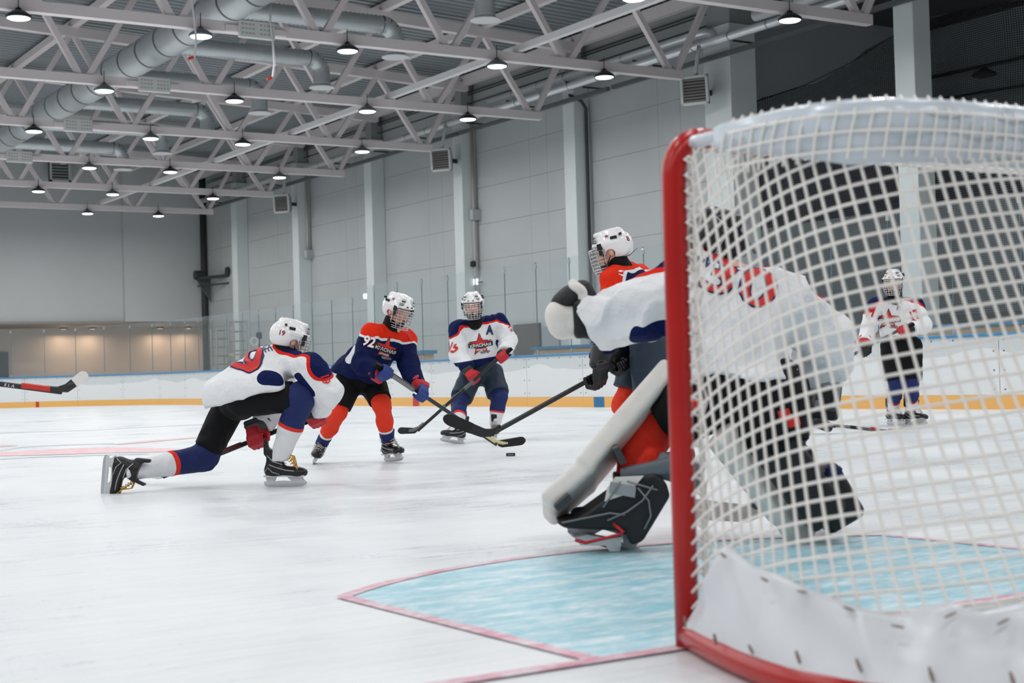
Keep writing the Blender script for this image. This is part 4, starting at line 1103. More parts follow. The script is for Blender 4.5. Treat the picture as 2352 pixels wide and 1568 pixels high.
# ---- head (local: x right, y forward, z up; origin between the ears)
I3 = ((1,0,0),(0,1,0),(0,0,1))
def head_field():
    F = Field()
    F.add(ell((0,-.012,.032), I3, (.074,.094,.088)), .02); F.add(ell((0,.02,-.035), I3, (.058,.07,.07)), .03)
    F.add(ell((0,.062,-.082), I3, (.028,.022,.022)), .025)
    F.add(cone((0,.082,.012), (0,.100,-.022), .007,.012), .012); F.add(cone((-.012,.09,-.026), (.012,.09,-.026), .008,.008), .01)
    for s in (-1, 1):
        F.add(ell((s*.036,.066,-.022), I3, (.024,.022,.024)), .02); F.add(cone((s*.012,.086,.026), (s*.046,.068,.022), .007,.006), .012)
        F.add(ell((s*.074,-.008,-.008), I3, (.012,.02,.032)), .008)
        F.carve(ell((s*.029,.096,.006), I3, (.016,.014,.010)), .012)
    F.add(ell((0,.084,-.054), I3, (.022,.010,.007)), .008); F.carve(ell((0,.098,-.0575), I3, (.018,.008,.0022)), .003)
    F.add(cone((0,-.02,-.06), (0,-.035,-.17), .052,.058), .03)
    return F
HEAD_V, HEAD_Q = surfnet(head_field(), .0042)
def ell_mesh(c, r, n=10, m=7):
    mb = MB(); pr = []
    for i in range(m+1):
        a = -math.pi/2+math.pi*i/m; pr.append((max(1e-4, math.cos(a)), math.sin(a)))
    mb.lathe((0,0,0), pr, n); return np.array([(c[0]+v[0]*r[0], c[1]+v[1]*r[1], c[2]+v[2]*r[2]) for v in mb.v]), np.array(mb.f)
_fx = []       # eyes, brows, lips as (verts, faces, material index)
for s_ in (-1, 1):
    _fx.append((*ell_mesh((s_*.029,.0805,.006), (.0135,.008,.0065)), 2)); _fx.append((*ell_mesh((s_*.029,.0865,.006), (.0062,.0035,.0062)), 1))
    _fx.append((*ell_mesh((s_*.031,.083,.0245), (.017,.006,.0035)), 3))
_fx.append((*ell_mesh((0,.0915,-.0525), (.019,.005,.0035)), 4)); _fx.append((*ell_mesh((0,.0905,-.0605), (.017,.006,.004)), 4))

# ---- helmet shell and cage (head local)
def helmet_field():
    F = Field()
    F.add(ell((0,-.014,.036), I3, (.101,.129,.108)), .01)
    F.add(ell((0,-.06,.02), I3, (.088,.082,.088)), .03)
    for s in (-1, 1):
        F.add(cone((s*.036,.075,.118), (s*.036,-.075,.122), .018,.02), .02); F.add(cone((s*.088,.07,.045), (s*.094,-.05,.045), .014,.014), .02)
    F.add(cone((-.055,.098,.052), (.055,.098,.052), .014,.014), .02)
    F.carve(ell((0,-.012,.02), I3, (.088,.115,.098)), .004)
    F.carve(rbox((0,.13,-.045), I3, (.2,.085,.085), .03), .01)             # open face
    F.carve(rbox((0,.0,-.135), I3, (.3,.3,.08), .02), .01)                 # lower rim
    for s in (-1, 1): F.carve(ell((s*.1,-.002,-.022), I3, (.04,.03,.026)), .01)   # ear holes
    return F
HV, HQ = surfnet(helmet_field(), .0046)
HELM_ME = npmesh('helmet_shell', HV, HQ, [M_HELM])
HELM_TREE = BVHTree.FromPolygons([tuple(v) for v in HV], [tuple(int(i) for i in q) for q in HQ])
def cage_mesh():
    mb = MB()
    def E_(az, z):
        zz = (z+.035)/.105; k = math.sqrt(max(.12, 1-.62*max(0, -zz)**2.2)); return (.096*math.sin(az)*k, .012+.138*math.cos(az)*(.55+.45*k), z)
    lim = math.radians(84)
    for z in (.03, .012, -.012, -.036, -.06, -.083, -.104, -.12):
        l2 = lim*(1 if z > -.07 else .9); r = .0026 if z not in (.03, -.12) else .0036
        mb.tube([E_(a, z) for a in np.linspace(-l2, l2, 17)], r, 5)
    for az in (-1.38, -1.0, -.66, -.34, 0, .34, .66, 1.0, 1.38):
        z1 = -.12 if abs(az) < 1.2 else -.085
        mb.tube([E_(az, z) for z in np.linspace(.03, z1, 9)], .0026 if abs(az) < 1.2 else .0036, 5)
    return mb
cg = cage_mesh(); CAGE_ME = cg.mesh('face_cage'); CAGE_ME.materials.append(M_WIRE); CAGE_ME.polygons.foreach_set('use_smooth', [True]*len(CAGE_ME.polygons))
mb = MB()
for s_ in (-1, 1):
    mb.obox((s_*.099,.058,.034), I3, (.006,.016,.02), .003); mb.obox((s_*.097,.06,-.006), I3, (.006,.01,.016), .003)
    mb.obox((s_*.058,.092,.1), ((.85,-.5*s_,0),(.5*s_,.85,0),(0,0,1)), (.016,.004,.005), .001)
    mb.obox((s_*.100,-.045,.075), I3, (.006,.022,.009), .002); mb.obox((s_*.085,-.09,.09), ((.7,.7*s_,0),(-.7*s_,.7,0),(0,0,1)), (.006,.012,.008), .002)
    mb.obox((s_*.024,.118,.062), I3, (.005,.006,.005), .001)
    mb.obox((s_*.07,.088,.07), ((.72,-.7*s_,0),(.7*s_,.72,0),(0,0,1)), (.02,.004,.0022), .001); mb.obox((s_*.07,.088,.08), ((.72,-.7*s_,0),(.7*s_,.72,0),(0,0,1)), (.02,.004,.0022), .001)
VENT_ME = mb.mesh('vents'); VENT_ME.materials.append(M_HBLK)
mb = MB(); mb.lathe((0,.068,-.098), [(.001,-.02),(.022,-.016),(.034,-.002),(.036,.012),(.026,.02)], 14, ((1,0,0),(0,.8,.6),(0,-.6,.8)))
for s_ in (-1, 1):
    mb.tube([(s_*.094,.0,-.035), (s_*.078,.03,-.08), (s_*.034,.066,-.104)], .006, 6, flat=.4)
    mb.tube([(s_*.095,.05,-.0), (s_*.078,.04,-.06), (s_*.034,.066,-.100)], .005, 6, flat=.4)
STRAP_ME = mb.mesh('chin_cup'); STRAP_ME.materials.append(M_HBLK); STRAP_ME.polygons.foreach_set('use_smooth', [True]*len(STRAP_ME.polygons))

# ---- skates (local: x right, y toe, z up; origin on the ice below the ankle)
def boot_field():
    F = Field()
    F.add(ecap((0,-.052,.108), (0,.125,.096), (1,0,0), .041,.044,.047,.034), .02); F.add(ell((0,.150,.092), I3, (.045,.048,.033)), .02)
    F.add(ecap((0,-.03,.11), (0,-.016,.235), (1,0,0), .042,.056,.05,.064), .03)
    F.cut((0,0,.238), (0,.25,1)); F.cut((0,0,.068), (0,0,-1))
    G = Field(); G.add(F, 0); G.add(rbox((0,-.082,.262), I3, (.026,.013,.05), .012), .025); G.add(rbox((0,.058,.236), ((1,0,0),(0,.94,-.34),(0,.34,.94)), (.034,.009,.055), .009), .02)
    return G
BV, BQ = surfnet(boot_field(), .0055)
BOOT_ME = npmesh('skate_boot', BV, BQ, [M_BOOT])
mb = MB()
for prof in ([(-.088,.07),(-.012,.07),(-.03,.036),(-.08,.036)], [(.055,.07),(.16,.07),(.172,.042),(.09,.036)], [(-.1,.020),(.188,.026),(.178,.042),(.10,.036),(.02,.040),(-.04,.036),(-.096,.038)]):
    mb.prism(prof, -.011, .011, ((0,0,0),(0,1,0),(0,0,1),(1,0,0)))
mb.prism([(-.09,.066),(.17,.066),(.185,.076),(-.098,.078)], -.034, .034, ((0,0,0),(0,1,0),(0,0,1),(1,0,0)))
HOLD_ME = mb.mesh('blade_holder'); HOLD_ME.materials.append(M_HOLD)
mb = MB(); mb.prism([(-.104,.026),(-.096,.008),(-.07,.001),(-.02,0),(.12,0),(.165,.004),(.186,.014),(.194,.03)], -.0025, .0025, ((0,0,0),(0,1,0),(0,0,1),(1,0,0)))
RUN_ME = mb.mesh('runner'); RUN_ME.materials.append(M_RUN)
mb = MB()
for s_ in (-1, 1):
    mb.tube([(s_*.051,-.05,.15), (s_*.053,.0,.13), (s_*.051,.06,.112), (s_*.046,.12,.104)], .0028, 5); mb.tube([(s_*.054,-.06,.21), (s_*.055,-.02,.17), (s_*.048,.04,.15)], .0028, 5)
    mb.tube([(s_*.043,-.085,.10), (s_*.046,-.06,.13), (s_*.05,-.03,.10), (s_*.048,.02,.085)], .0024, 5)
TRIM_ME = mb.mesh('boot_trim'); TRIM_ME.materials.append(M_BOOTL); TRIM_ME.polygons.foreach_set('use_smooth', [True]*len(TRIM_ME.polygons))
def lace_mesh(nm, mt, loose):
    mb = MB()
    for i in range(7):
        t = i/6; y = .122-.072*t; z = .128+.098*t
        mb.tube([(-.03,y-.006,z-.012), (0,y+.004,z+.004), (.03,y-.004+.012,z-.008)], .0035, 5); mb.tube([(.03,y-.006,z-.012), (0,y+.006,z+.006), (-.03,y-.004+.012,z-.008)], .0035, 5)
    if loose:
        for a in (-.022, -.006, .012, .026):
            mb.tube([(a*.4,.07,.215), (a,.105,.20), (a*1.5,.115,.15), (a*1.9,.118+a,.09+abs(a))], .0032, 5)
    me = mb.mesh(nm); me.materials.append(mt); me.polygons.foreach_set('use_smooth', [True]*len(me.polygons)); return me
LACEW_ME = lace_mesh('laces_white', M_LACEW, False); LACEY_ME = lace_mesh('laces_yellow', M_LACEY, True)
def skate(parent, org, f, u, yellow=False, sc=.92, boot=None):
    """returns the ankle point"""
    r, f2, u2 = frame(nrm(V(f)-nrm(u)*(V(f)@nrm(u))), u)
    b = inst('skate', BOOT_ME, parent, mat4(org, r, f2, u2, sc))
    for nm, me in (('blade_holder', HOLD_ME), ('runner', RUN_ME), ('trim', TRIM_ME), ('laces', LACEY_ME if yellow else LACEW_ME)):
        o = bpy.data.objects.new(nm, me); COL.objects.link(o); o.parent = b
    return V(org)+u2*.17*sc, u2, f2

# ---- gloves: hand wrapped round a stick
def glove(parent, wrist, G, a, o, mhand, mcuff, sc=1.0, elbow=None, v=.0055):
    wrist = V(wrist); G = V(G); a = nrm(a); d = G-wrist; d = nrm(d-a*(d@a)); o = V(o); o = nrm(o-a*(o@a)-d*(o@d)); s = sc
    F = Field()
    F.add(rbox(G-d*.032*s+o*.034*s, (a, d, o), (.047*s, .048*s, .026*s), .02*s), .01)
    for i in range(4):
        c = a*((i-1.5)*.025*s); L = (1.0, 1.08, 1.03, .88)[i]
        k0 = G+c-d*.0*s+o*.04*s; k1 = G+c+d*.040*s*L+o*.030*s; k2 = G+c+d*.046*s*L-o*.014*s; k3 = G+c+d*.008*s-o*.034*s
        F.add(cone(k0, k1, .0155*s, .015*s), .008); F.add(cone(k1, k2, .015*s, .014*s), .003); F.add(cone(k2, k3, .0135*s, .012*s), .003)
    t0 = G-d*.05*s+a*.035*s+o*.01*s; t1 = G-d*.012*s+a*.062*s-o*.012*s; t2 = G+d*.012*s+a*.045*s-o*.036*s
    F.add(cone(t0, t1, .02*s, .017*s), .012); F.add(cone(t1, t2, .0165*s, .014*s), .006)
    g = fobj('glove', F, v, mhand, parent)
    e = nrm(V(elbow)-wrist) if elbow is not None else -d
    C_ = Field(); C_.add(ecap(G-d*.062*s+o*.018*s, wrist+e*.035*s, a, .053*s, .045*s, .07*s, .062*s, .02), 0)
    for q in range(2): C_.add(cone(G-d*.07*s+o*.05*s-a*.035*s-d*.022*q*s, G-d*.07*s+o*.05*s+a*.035*s-d*.022*q*s, .016*s, .016*s), .006)
    fobj('cuff', C_, v, mcuff, g)
    return g

# ---- sticks
def stick(label, butt, heel, tip, hd, mshaft, mblade, group=None, tape=None, bands=(), bl_h=.068, shaft=(.031, .021), curve=.03, blade_end=None, paddle=None):
    """butt/heel: ends of the shaft; tip: toe of the blade; hd: direction of the blade's height"""
    butt, heel, tip = V(butt), V(heel), V(tip); hd = V(hd); d = nrm(heel-butt)
    E_ = empty('hockey_stick', heel, label, 'hockey stick', group)
    bd = nrm(tip-heel); hd = nrm(hd-bd*(hd@bd)); bn = np.cross(bd, hd); L = np.linalg.norm(tip-heel)
    sl = nrm(hd-d*(hd@d)) if np.linalg.norm(hd-d*(hd@d)) > .2 else nrm(bn-d*(bn@d)); sd = np.cross(d, sl)
    top = heel+hd*bl_h*.55
    mb = MB(); mb.obox((butt+top)/2, (sl, d, sd), (shaft[0]/2, np.linalg.norm(top-butt)/2, shaft[1]/2), .004); mb.build('shaft', mshaft, E_)
    if tape is not None:
        mb = MB(); q = butt+d*.09; mb.obox(q, (sl, d, sd), (shaft[0]/2+.002, .09, shaft[1]/2+.002), .004); mb.tube([butt-d*.012, butt+d*.008], .02, 10); mb.build('grip_tape', tape, E_)
    for t0, t1, mt in bands:
        p0 = butt+(top-butt)*t0; p1 = butt+(top-butt)*t1
        mb = MB(); mb.obox((p0+p1)/2, (sl, d, sd), (shaft[0]/2+.001, np.linalg.norm(p1-p0)/2, shaft[1]/2+.001), .003); mb.build('shaft_band', mt, E_)
    if paddle:
        p1 = top; p0 = top-d*paddle[0]; mb = MB(); mb.obox((p0+p1)/2, (sl, d, sd), (paddle[1]/2, paddle[0]/2, .013), .01); mb.build('paddle', paddle[2], E_)
    def blade_part(t0, t1, extra, mt, nm):
        n = 14; vs = []
        for i in range(n+1):
            t = t0+(t1-t0)*i/n; c = heel+bd*L*t+bn*curve*(t*t)
            h = bl_h*(.8+.25*t) if t < .82 else bl_h*1.0*math.sqrt(max(.02, 1-((t-.82)/.185)**2))*1.0
            lo = bl_h*.5-h*.5 if t >= .82 else 0.0; lo += .018*max(0, .12-t)/.12; h -= .012*max(0, .12-t)/.12
            w_ = (.008*(1-.45*t))+extra
            for hh, ww in ((lo-extra, -w_), (lo-extra, w_), (lo+h+extra, w_), (lo+h+extra, -w_)): vs.append(c+hd*hh+bn*ww)
        fs = [(i*4+j, i*4+(j+1) % 4, (i+1)*4+(j+1) % 4, (i+1)*4+j) for i in range(n) for j in range(4)]+[(3,2,1,0), tuple(n*4+j for j in range(4))]
        mb = MB(); mb.add(vs, fs); return mb.build(nm, mt, E_)
    blade_part(-.13, 1, 0, mblade, 'blade')
    # neck from shaft into blade
    mb = MB(); mb.tube([top-d*.10, top-d*.03+bd*.004, heel+hd*bl_h*.5+bd*.045, heel+hd*bl_h*.45+bd*.09], [.0155, .017, .02, .014], 8, flat=.6, up=hd); mb.build('hosel', mblade if not bands else bands[-1][2], E_, True)
    if blade_end is not None: blade_part(blade_end[0], 1, .0018, blade_end[1], 'blade_tape')
    return E_
# ================================================================== players
def person(key, label, J, feet, head, opt):
    """J: dict of world joints; feet: [(origin, fwd, up)] right, left; head: (centre, fwd, up)"""
    o_ = opt; sc = o_.get('sc', 1.0); v = o_.get('v', .009)
    base = (V(feet[0][0])+V(feet[1][0]))/2
    E_ = empty('person', (base[0], base[1], 0), label, 'person', o_.get('group'))
    ank = []
    for k, (og, f, u) in zip('RL', feet):
        a, u2, f2 = skate(E_, og, f, u, o_.get('yellow', False), o_.get('sk', .92)); J['A'+k] = a; ank.append((a, u2, f2))
    N, P = V(J['N']), V(J['P']); SR, SL_ = V(J['SR']), V(J['SL']); spine = nrm(N-P); shd = nrm(SR-SL_); front = nrm(np.cross(spine, shd))   # x=right: spine x right = forward? checked below
    if o_.get('front') is not None and front@V(o_['front']) < 0: front = -front
    # body: one continuous figure, head in finer mesh
    B = Field()
    B.add(ecap(P, P+spine*.2*sc, shd, .11*sc, .085*sc, .105*sc, .085*sc), .05); B.add(ecap(P+spine*.2*sc, N-spine*.07*sc, shd, .105*sc, .085*sc, .13*sc, .09*sc), .05)
    B.add(cone(N-spine*.03, N+spine*.05*sc, .055*sc, .05*sc), .03)
    for k, S_ in (('R', SR), ('L', SL_)):
        B.add(cone(N-spine*.05*sc, S_, .05*sc, .055*sc), .04); B.add(cone(S_, J['E'+k], .05*sc, .038*sc), .02); B.add(cone(J['E'+k], J['W'+k], .038*sc, .027*sc), .02)
        B.add(cone(J['H'+k], J['K'+k], .078*sc, .055*sc), .04); B.add(cone(J['K'+k], J['A'+k], .054*sc, .036*sc), .03)
    bv, bq = surfnet(B, .013)
    hc, hf, hu = head; hr, hf2, hu2 = frame(hf, hu); Rm = np.stack([hr, hf2, hu2], 1); hs = o_.get('hs', 1.0)
    tv = [bv]; tq = [bq]; mi = [np.zeros(len(bq), int)]; n = len(bv)
    for vv, qq, m_ in [(HEAD_V, HEAD_Q, 0)]+_fx:
        tv.append(hc+(np.asarray(vv)*hs)@Rm.T); tq.append(np.asarray(qq)+n); mi.append(np.full(len(qq), m_)); n += len(vv)
    me = npmesh('body', np.concatenate(tv), np.concatenate(tq), [M_SKIN, M_EYE, M_EYEW, M_BROW, M_LIP], None, np.concatenate(mi))
    bo = bpy.data.objects.new('body', me); put(bo, E_)
    # neck guard / undershirt
    F = Field(); F.add(cone(N-spine*.06, hc-hu2*.085*hs-hf2*.028, .078*sc, .069*hs), 0); F.add(cone(hc-hu2*.082*hs-hf2*.018, hc-hu2*.17*hs-hf2*.03, .064*hs, .070*hs), .02); fobj('neck_guard', F, .008, o_.get('mneck', M_BLKC), E_)
    # jersey
    T = Field(); hem = V(J['HEM']); hr_ = o_['hemr']; cr = o_['chestr']; ch = N-spine*.115*sc
    T.add(ecap(hem-nrm(ch-hem)*.05, ch, shd, hr_[0], hr_[1], cr[0], cr[1], .10), .03)
    for b0_, b1_, br in o_.get('belly', []): T.add(cone(b0_, b1_, br, br), .08)
    T.cut(hem, o_.get('hemn', -nrm(ch-hem)))
    Fj = Field(); Fj.add(T, 0); sr_ = o_.get('shr', .088)*sc; ar = o_.get('armr', (.082, .078, .064)); ar = [x*sc for x in ar]
    for k, S_ in (('R', SR), ('L', SL_)):
        Fj.add(cone(N-spine*.045*sc, S_, .085*sc, sr_), .05)
        A_ = Field(); A_.add(cone(S_, J['E'+k], ar[0], ar[1]), .02); W_ = V(J['W'+k]); e_ = nrm(W_-V(J['E'+k])); A_.add(cone(J['E'+k], W_+e_*.05, ar[1], ar[2]), .03); A_.cut(W_+e_*.012, e_)
        Fj.add(A_, .035)
    Fj.noise(o_.get('wr', .012), o_.get('wf', 8.0), o_.get('seed', 1))
    up_l = nrm(hu2*.3+spine)
    topo = spine*.085*sc
    def yk(vs):
        ds = []
        for k, S_ in (('R', SR), ('L', SL_)):
            e_ = nrm(V(J['E'+k])-S_); out = nrm((S_-N)-spine*((S_-N)@spine)); tp = nrm(spine*.8+out*.6)
            ds.append(polydist([N-spine*.02+topo*.6, S_+topo, S_+tp*sr_*.95+e_*o_.get('yl', .10)*sc])(vs))
        return np.minimum(ds[0], ds[1])
    def sd(vs):
        ds = []
        if 'sidepts' in o_: return polydist(o_['sidepts'])(vs)
        for k, S_ in (('R', SR), ('L', SL_)):
            e_ = V(J['E'+k]); out = nrm((S_-N)-spine*((S_-N)@spine)); pit = S_-spine*.13*sc-out*.01
            lo_ = hem+out*hr_[0]*.95+spine*o_.get('sidelow', .16)
            ds.append(polydist([lo_, pit+out*.02, S_*.55+e_*.45-spine*.07*sc])(vs))
        return np.minimum(ds[0], ds[1])
    upf = lambda vs: _dot(vs-hem, nrm(ch-hem))
    jer = fobj('jersey', Fj, v, o_['mj'], E_, {'yoke': yk, 'side': sd, 'up': upf})
    # pants
    HR_, HL_ = V(J['HR']), V(J['HL']); pr = o_.get('pr', (.125, .11))
    Pn = Field(); Pn.add(ecap(P+spine*.10, (HR_+HL_)/2, shd, .15*sc, .12*sc, .16*sc, .13*sc), .05)
    for k, H_ in (('R', HR_), ('L', HL_)):
        K_ = V(J['K'+k]); d = nrm(K_-H_); L_ = np.linalg.norm(K_-H_); Q = Field(); Q.add(cone(H_, K_+d*.05, pr[0]*sc, pr[1]*sc), 0); Q.cut(H_+d*L_*o_.get('pl'+k, o_.get('pl', .9)), d); Pn.add(Q, .03)
    Pn.noise(.006, 9, 5); fobj('pants', Pn, v, o_['mp'], E_)
    # socks over shin pads
    sr2 = o_.get('sr', (.078, .07, .052))
    for k, (a, u2, f2) in zip('RL', ank):
        K_ = V(J['K'+k]); H_ = V(J['H'+k]); up_ = nrm(H_-K_); kf = nrm(nrm(K_-H_)+nrm(K_-a)+1e-6)
        Q = Field(); Q.add(cone(K_+up_*.08, K_, sr2[0]*sc*1.0, sr2[0]*sc), .02); ax = nrm(a-K_)
        Q.add(cone(K_+kf*.012, K_*.55+a*.45+kf*.006, sr2[0]*sc, sr2[1]*sc), .03); Q.add(cone(K_*.55+a*.45, a-u2*.005, sr2[1]*sc, sr2[2]*sc), .03); Q.cut(a-u2*.0, -u2)
        Q.noise(.004, 12, 3)
        fobj('sock', Q, v*.85, o_.get('ms'+k, o_['ms']), E_, {'along': axisparam(K_+up_*.02, a+u2*.05)})
    # helmet
    if o_.get('helmet', True):
        Mh = mat4(hc, hr, hf2, hu2, hs)
        h = inst('helmet', HELM_ME, E_, Mh)
        for nm, me_ in (('face_cage', CAGE_ME), ('vents', VENT_ME), ('chin_cup', STRAP_ME)):
            q = bpy.data.objects.new(nm, me_); COL.objects.link(q); q.parent = h
            if nm == 'vents': q['kind'] = 'stuff'
        for (tx, c, r_, u_, size, mt) in o_.get('hprint', []):
            press('helmet_number', text_2d(tx, size, .03), HELM_TREE, c, r_, u_, mt, h, .0015, .01, start=.12, reach=.2)
    return E_, jer, spine, front

def crest(jer, c, right, up, size, band=True):
    """star crest with lettered banner"""
    tr = bvh_of(jer); st = size*.09
    press('crest_star_edge', poly_2d([star_pts(size*.62, size*.26)]), tr, c, right, up, M_PBLK, jer, .0025, st)
    press('crest_star', poly_2d([star_pts(size*.54, size*.22)]), tr, c, right, up, M_PRED, jer, .0045, st)
    press('crest_banner', poly_2d([[(-.62*size, .13*size), (0, .02*size), (.62*size, .13*size), (.62*size, -.10*size), (0, -.2*size), (-.62*size, -.10*size)]]), tr, c, right, up, M_PBLK, jer, .0065, st)
    press('crest_lettering', text_2d('КРАСНАЯ', size*.17, .02, 1.05), tr, c, right, up, M_PWHT, jer, .009, st*.6, dy=-.035*size)
    press('crest_lettering', text_2d('АРМИЯ', size*.10, .02), tr, c, right, up, M_PWHT, jer, .007, st*.6, dy=-.26*size)
    press('crest_blade', poly_2d([[(-.1*size, -.36*size), (.42*size, -.33*size), (.46*size, -.42*size), (.0, -.48*size)]]), tr, c, right, up, M_PGRY, jer, .0035, st)
def number(jer, txt, c, right, up, size, fill, edge, sq=1.0, bold=.012, nm='number', start=.25, reach=.45):
    tr = bvh_of(jer)
    if edge is not None: press(nm+'_outline', text_2d(txt, size*1.08, bold+.026, sq), tr, c, right, up, edge, jer, .0035, .012, start=start, reach=reach)
    press(nm, text_2d(txt, size, bold, sq), tr, c, right, up, fill, jer, .0085, .012, start=start, reach=reach)

def J_(d): return {k: at(*v_) for k, v_ in d.items()}
UPW = V((0, 0, 1)); RH = nrm(CR*V((1, 1, 0))); FH = nrm(CF*V((1, 1, 0))); TC = -FH      # screen right, away, towards camera on the level

# ---------------- kneeling player with 19
J = J_(dict(P=(545,905,9.80), N=(652,815,9.74), SR=(712,846,9.58), SL=(652,830,9.93), ER=(752,900,9.58), WR=(735,936,9.74), EL=(640,925,10.05), WL=(604,972,9.95),
            HR=(560,918,9.66), HL=(535,918,9.94), KR=(692,910,9.60), KL=(470,1048,9.92), HEM=(541,921,9.80)))
f19 = [(at(641,1117.5,Z=.0), RH*.98+TC*.15, UPW), (at(235,1079,D=9.50), -UPW*.97-RH*.12, RH*.98-UPW*.1)]
h19 = (at(666,781,9.74), RH*.84+FH*.55-UPW*.25, UPW+RH*.15)
p19, j19, sp, fr_ = person('19', 'kneeling player in white jersey lunging low in front of the others, one skate dragging behind', J, f19, h19,
    dict(mj=MJ_WHITE, mp=M_BLKC, ms=MS_BLUE19, hemr=(.20,.225), chestr=(.19,.14), shr=.10, armr=(.095,.092,.072), pr=(.112,.094), sr=(.088,.078,.055), pl=.86, yellow=True, sk=.97, hs=.95,
         wr=.013, wf=7, seed=2, yl=-.01, belly=[(at(505,915,9.66), at(615,893,9.56), .115), (at(520,900,9.9), at(610,890,9.9), .10)], sidepts=[at(610,868,9.49), at(645,866,9.49), at(676,872,9.49), at(704,908,9.50)], front=RH-UPW*.3, hemn=CR*.25-CU*.97, sidelow=.22, group='players on the ice',
         hprint=[('19', (.075,-.095,.03), (.70,.71,0), (0,0,1), .036, M_PMAR)]))
number(j19, '19', at(570,826,9.75), TC*.9+CU*.25-CR*.1, CR*.86+CU*.55, .235, M_PRED, M_PNAVY, 1.12, .0)
press('name_print', text_2d('ВАСЕ', .05, .02), bvh_of(j19), at(612,796,9.75), TC*.9+CU*.3, CR*.86+CU*.5, M_PNAVY, j19, .004, .012)
number(j19, '19', at(748,872,9.5), CR*.3+CU*-.9, CR*.9+CU*.3, .05, M_PRED, None)
hR, hL = at(727,958,9.80), at(592,1006,9.93)
ax19 = nrm(hR-hL)
butt19 = hL+ax19*.52; heel19 = hL-ax19*.63
stick('black hockey stick of the kneeling player, white-taped blade lying on the ice', butt19, at(372,1101,10.35), at(322,1092,10.45), UPW, mat('shaft_black', (34,34,36), .35), mat('blade_black', (26,26,28), .5),
      'hockey sticks', M_BLKC, ((.35,.42,mat('band_red',(176,36,32),.4)),(.5,.8,mat('band_maroon',(92,40,40),.4))), curve=.02, blade_end=(.02, M_GWHT))
glove(p19, J['WR'], hR, ax19, CR*.6+TC*.5, M_GRED, M_GBLK, 1.05, J['ER'])
glove(p19, J['WL'], hL, ax19, TC*.8-CR*.5, M_GRED, mat('glove_grey', (64,66,70), .5), 1.12, J['EL'])

# ---------------- navy player 92 with the puck
J = J_(dict(P=(823,862,12.15), N=(900,762,12.02), SR=(850,768,11.92), SL=(930,780,12.20), ER=(832,838,11.78), WR=(866,850,11.70), EL=(938,838,12.05), WL=(955,880,11.95),
            HR=(802,872,12.10), HL=(850,868,12.22), KR=(776,945,12.0), KL=(876,928,12.0), HEM=(815,868,12.10)))
f92 = [(at(722,1064,Z=0.0), TC*.95+RH*.05, UPW*.93+RH*.36), (at(899,1060,Z=0.0), TC*.78+RH*.62, UPW*.98-RH*.12)]
h92 = (at(914,715,11.98), RH*.70+TC*.62-UPW*.30, UPW+RH*.12)
p92, j92, sp, fr_ = person('92', 'player in navy jersey with red shoulders leaning forward to stickhandle towards the puck', J, f92, h92,
    dict(mj=MJ_NAVY, mp=M_BLKC, ms=MS_RED, hemr=(.20,.20), chestr=(.175,.135), shr=.092, armr=(.088,.084,.066), pr=(.115,.088), sr=(.073,.064,.050), pl=.86, sk=.92, seed=5, yl=.0, front=RH+TC, sidelow=.16, hemn=-(CU*.95+CR*.28),
         group='players on the ice', hprint=[('92', (.025,.1,.10), (.95,-.3,0), (0,-.6,.8), .036, M_PMAR), ('★', (.088,.0,.10), (0,1,0), (-.5,0,.86), .034, M_PMAR)]))
crest(j92, at(888,803,11.8), RH*.9-CU*.34+FH*.15, CU*.94+CR*.30, .17)
number(j92, '92', at(842,784,11.7), CR*.8+TC*.1-CU*.25, CU+CR*.1, .085, M_PWHT, M_PRED, .8, .03, 'sleeve_number')
press('collar_v', poly_2d([[(-.07,.08),(-.045,.085),(0,.0),(.035,.085),(.06,.08),(0,-.035)]]), bvh_of(j92), at(908,770,11.8), RH*.8+TC*.3, CU+CR*.2, M_REDC, j92, .004, .02)
hR, hL = at(884,853,11.70), at(965,905,11.92); ax = nrm(hL-hR)
stick('grey and black hockey stick of the navy player, black-taped blade beside the puck', hR-ax*.10, at(1143,1027,12.42), at(1208,1021,12.52), CU*.95+TC*.2, mat('shaft_dark', (46,46,48), .35), M_GWHT,
      'hockey sticks', M_BLKC, ((.10,.30,mat('band_silver',(128,128,126),.35,.5)),(.82,.98,mat('band_straw',(214,204,150),.5))), blade_end=(.0, mat('tape_black', (18,18,19), .7)), curve=-.015)
glove(p92, J['WR'], hR, ax, TC*.9+CU*.3, M_GBLU, M_GRED, 1.0, J['ER'])
glove(p92, J['WL'], hL, ax, CR*.7+CU*.5, M_GBLU, M_GRED, 1.0, J['EL'])

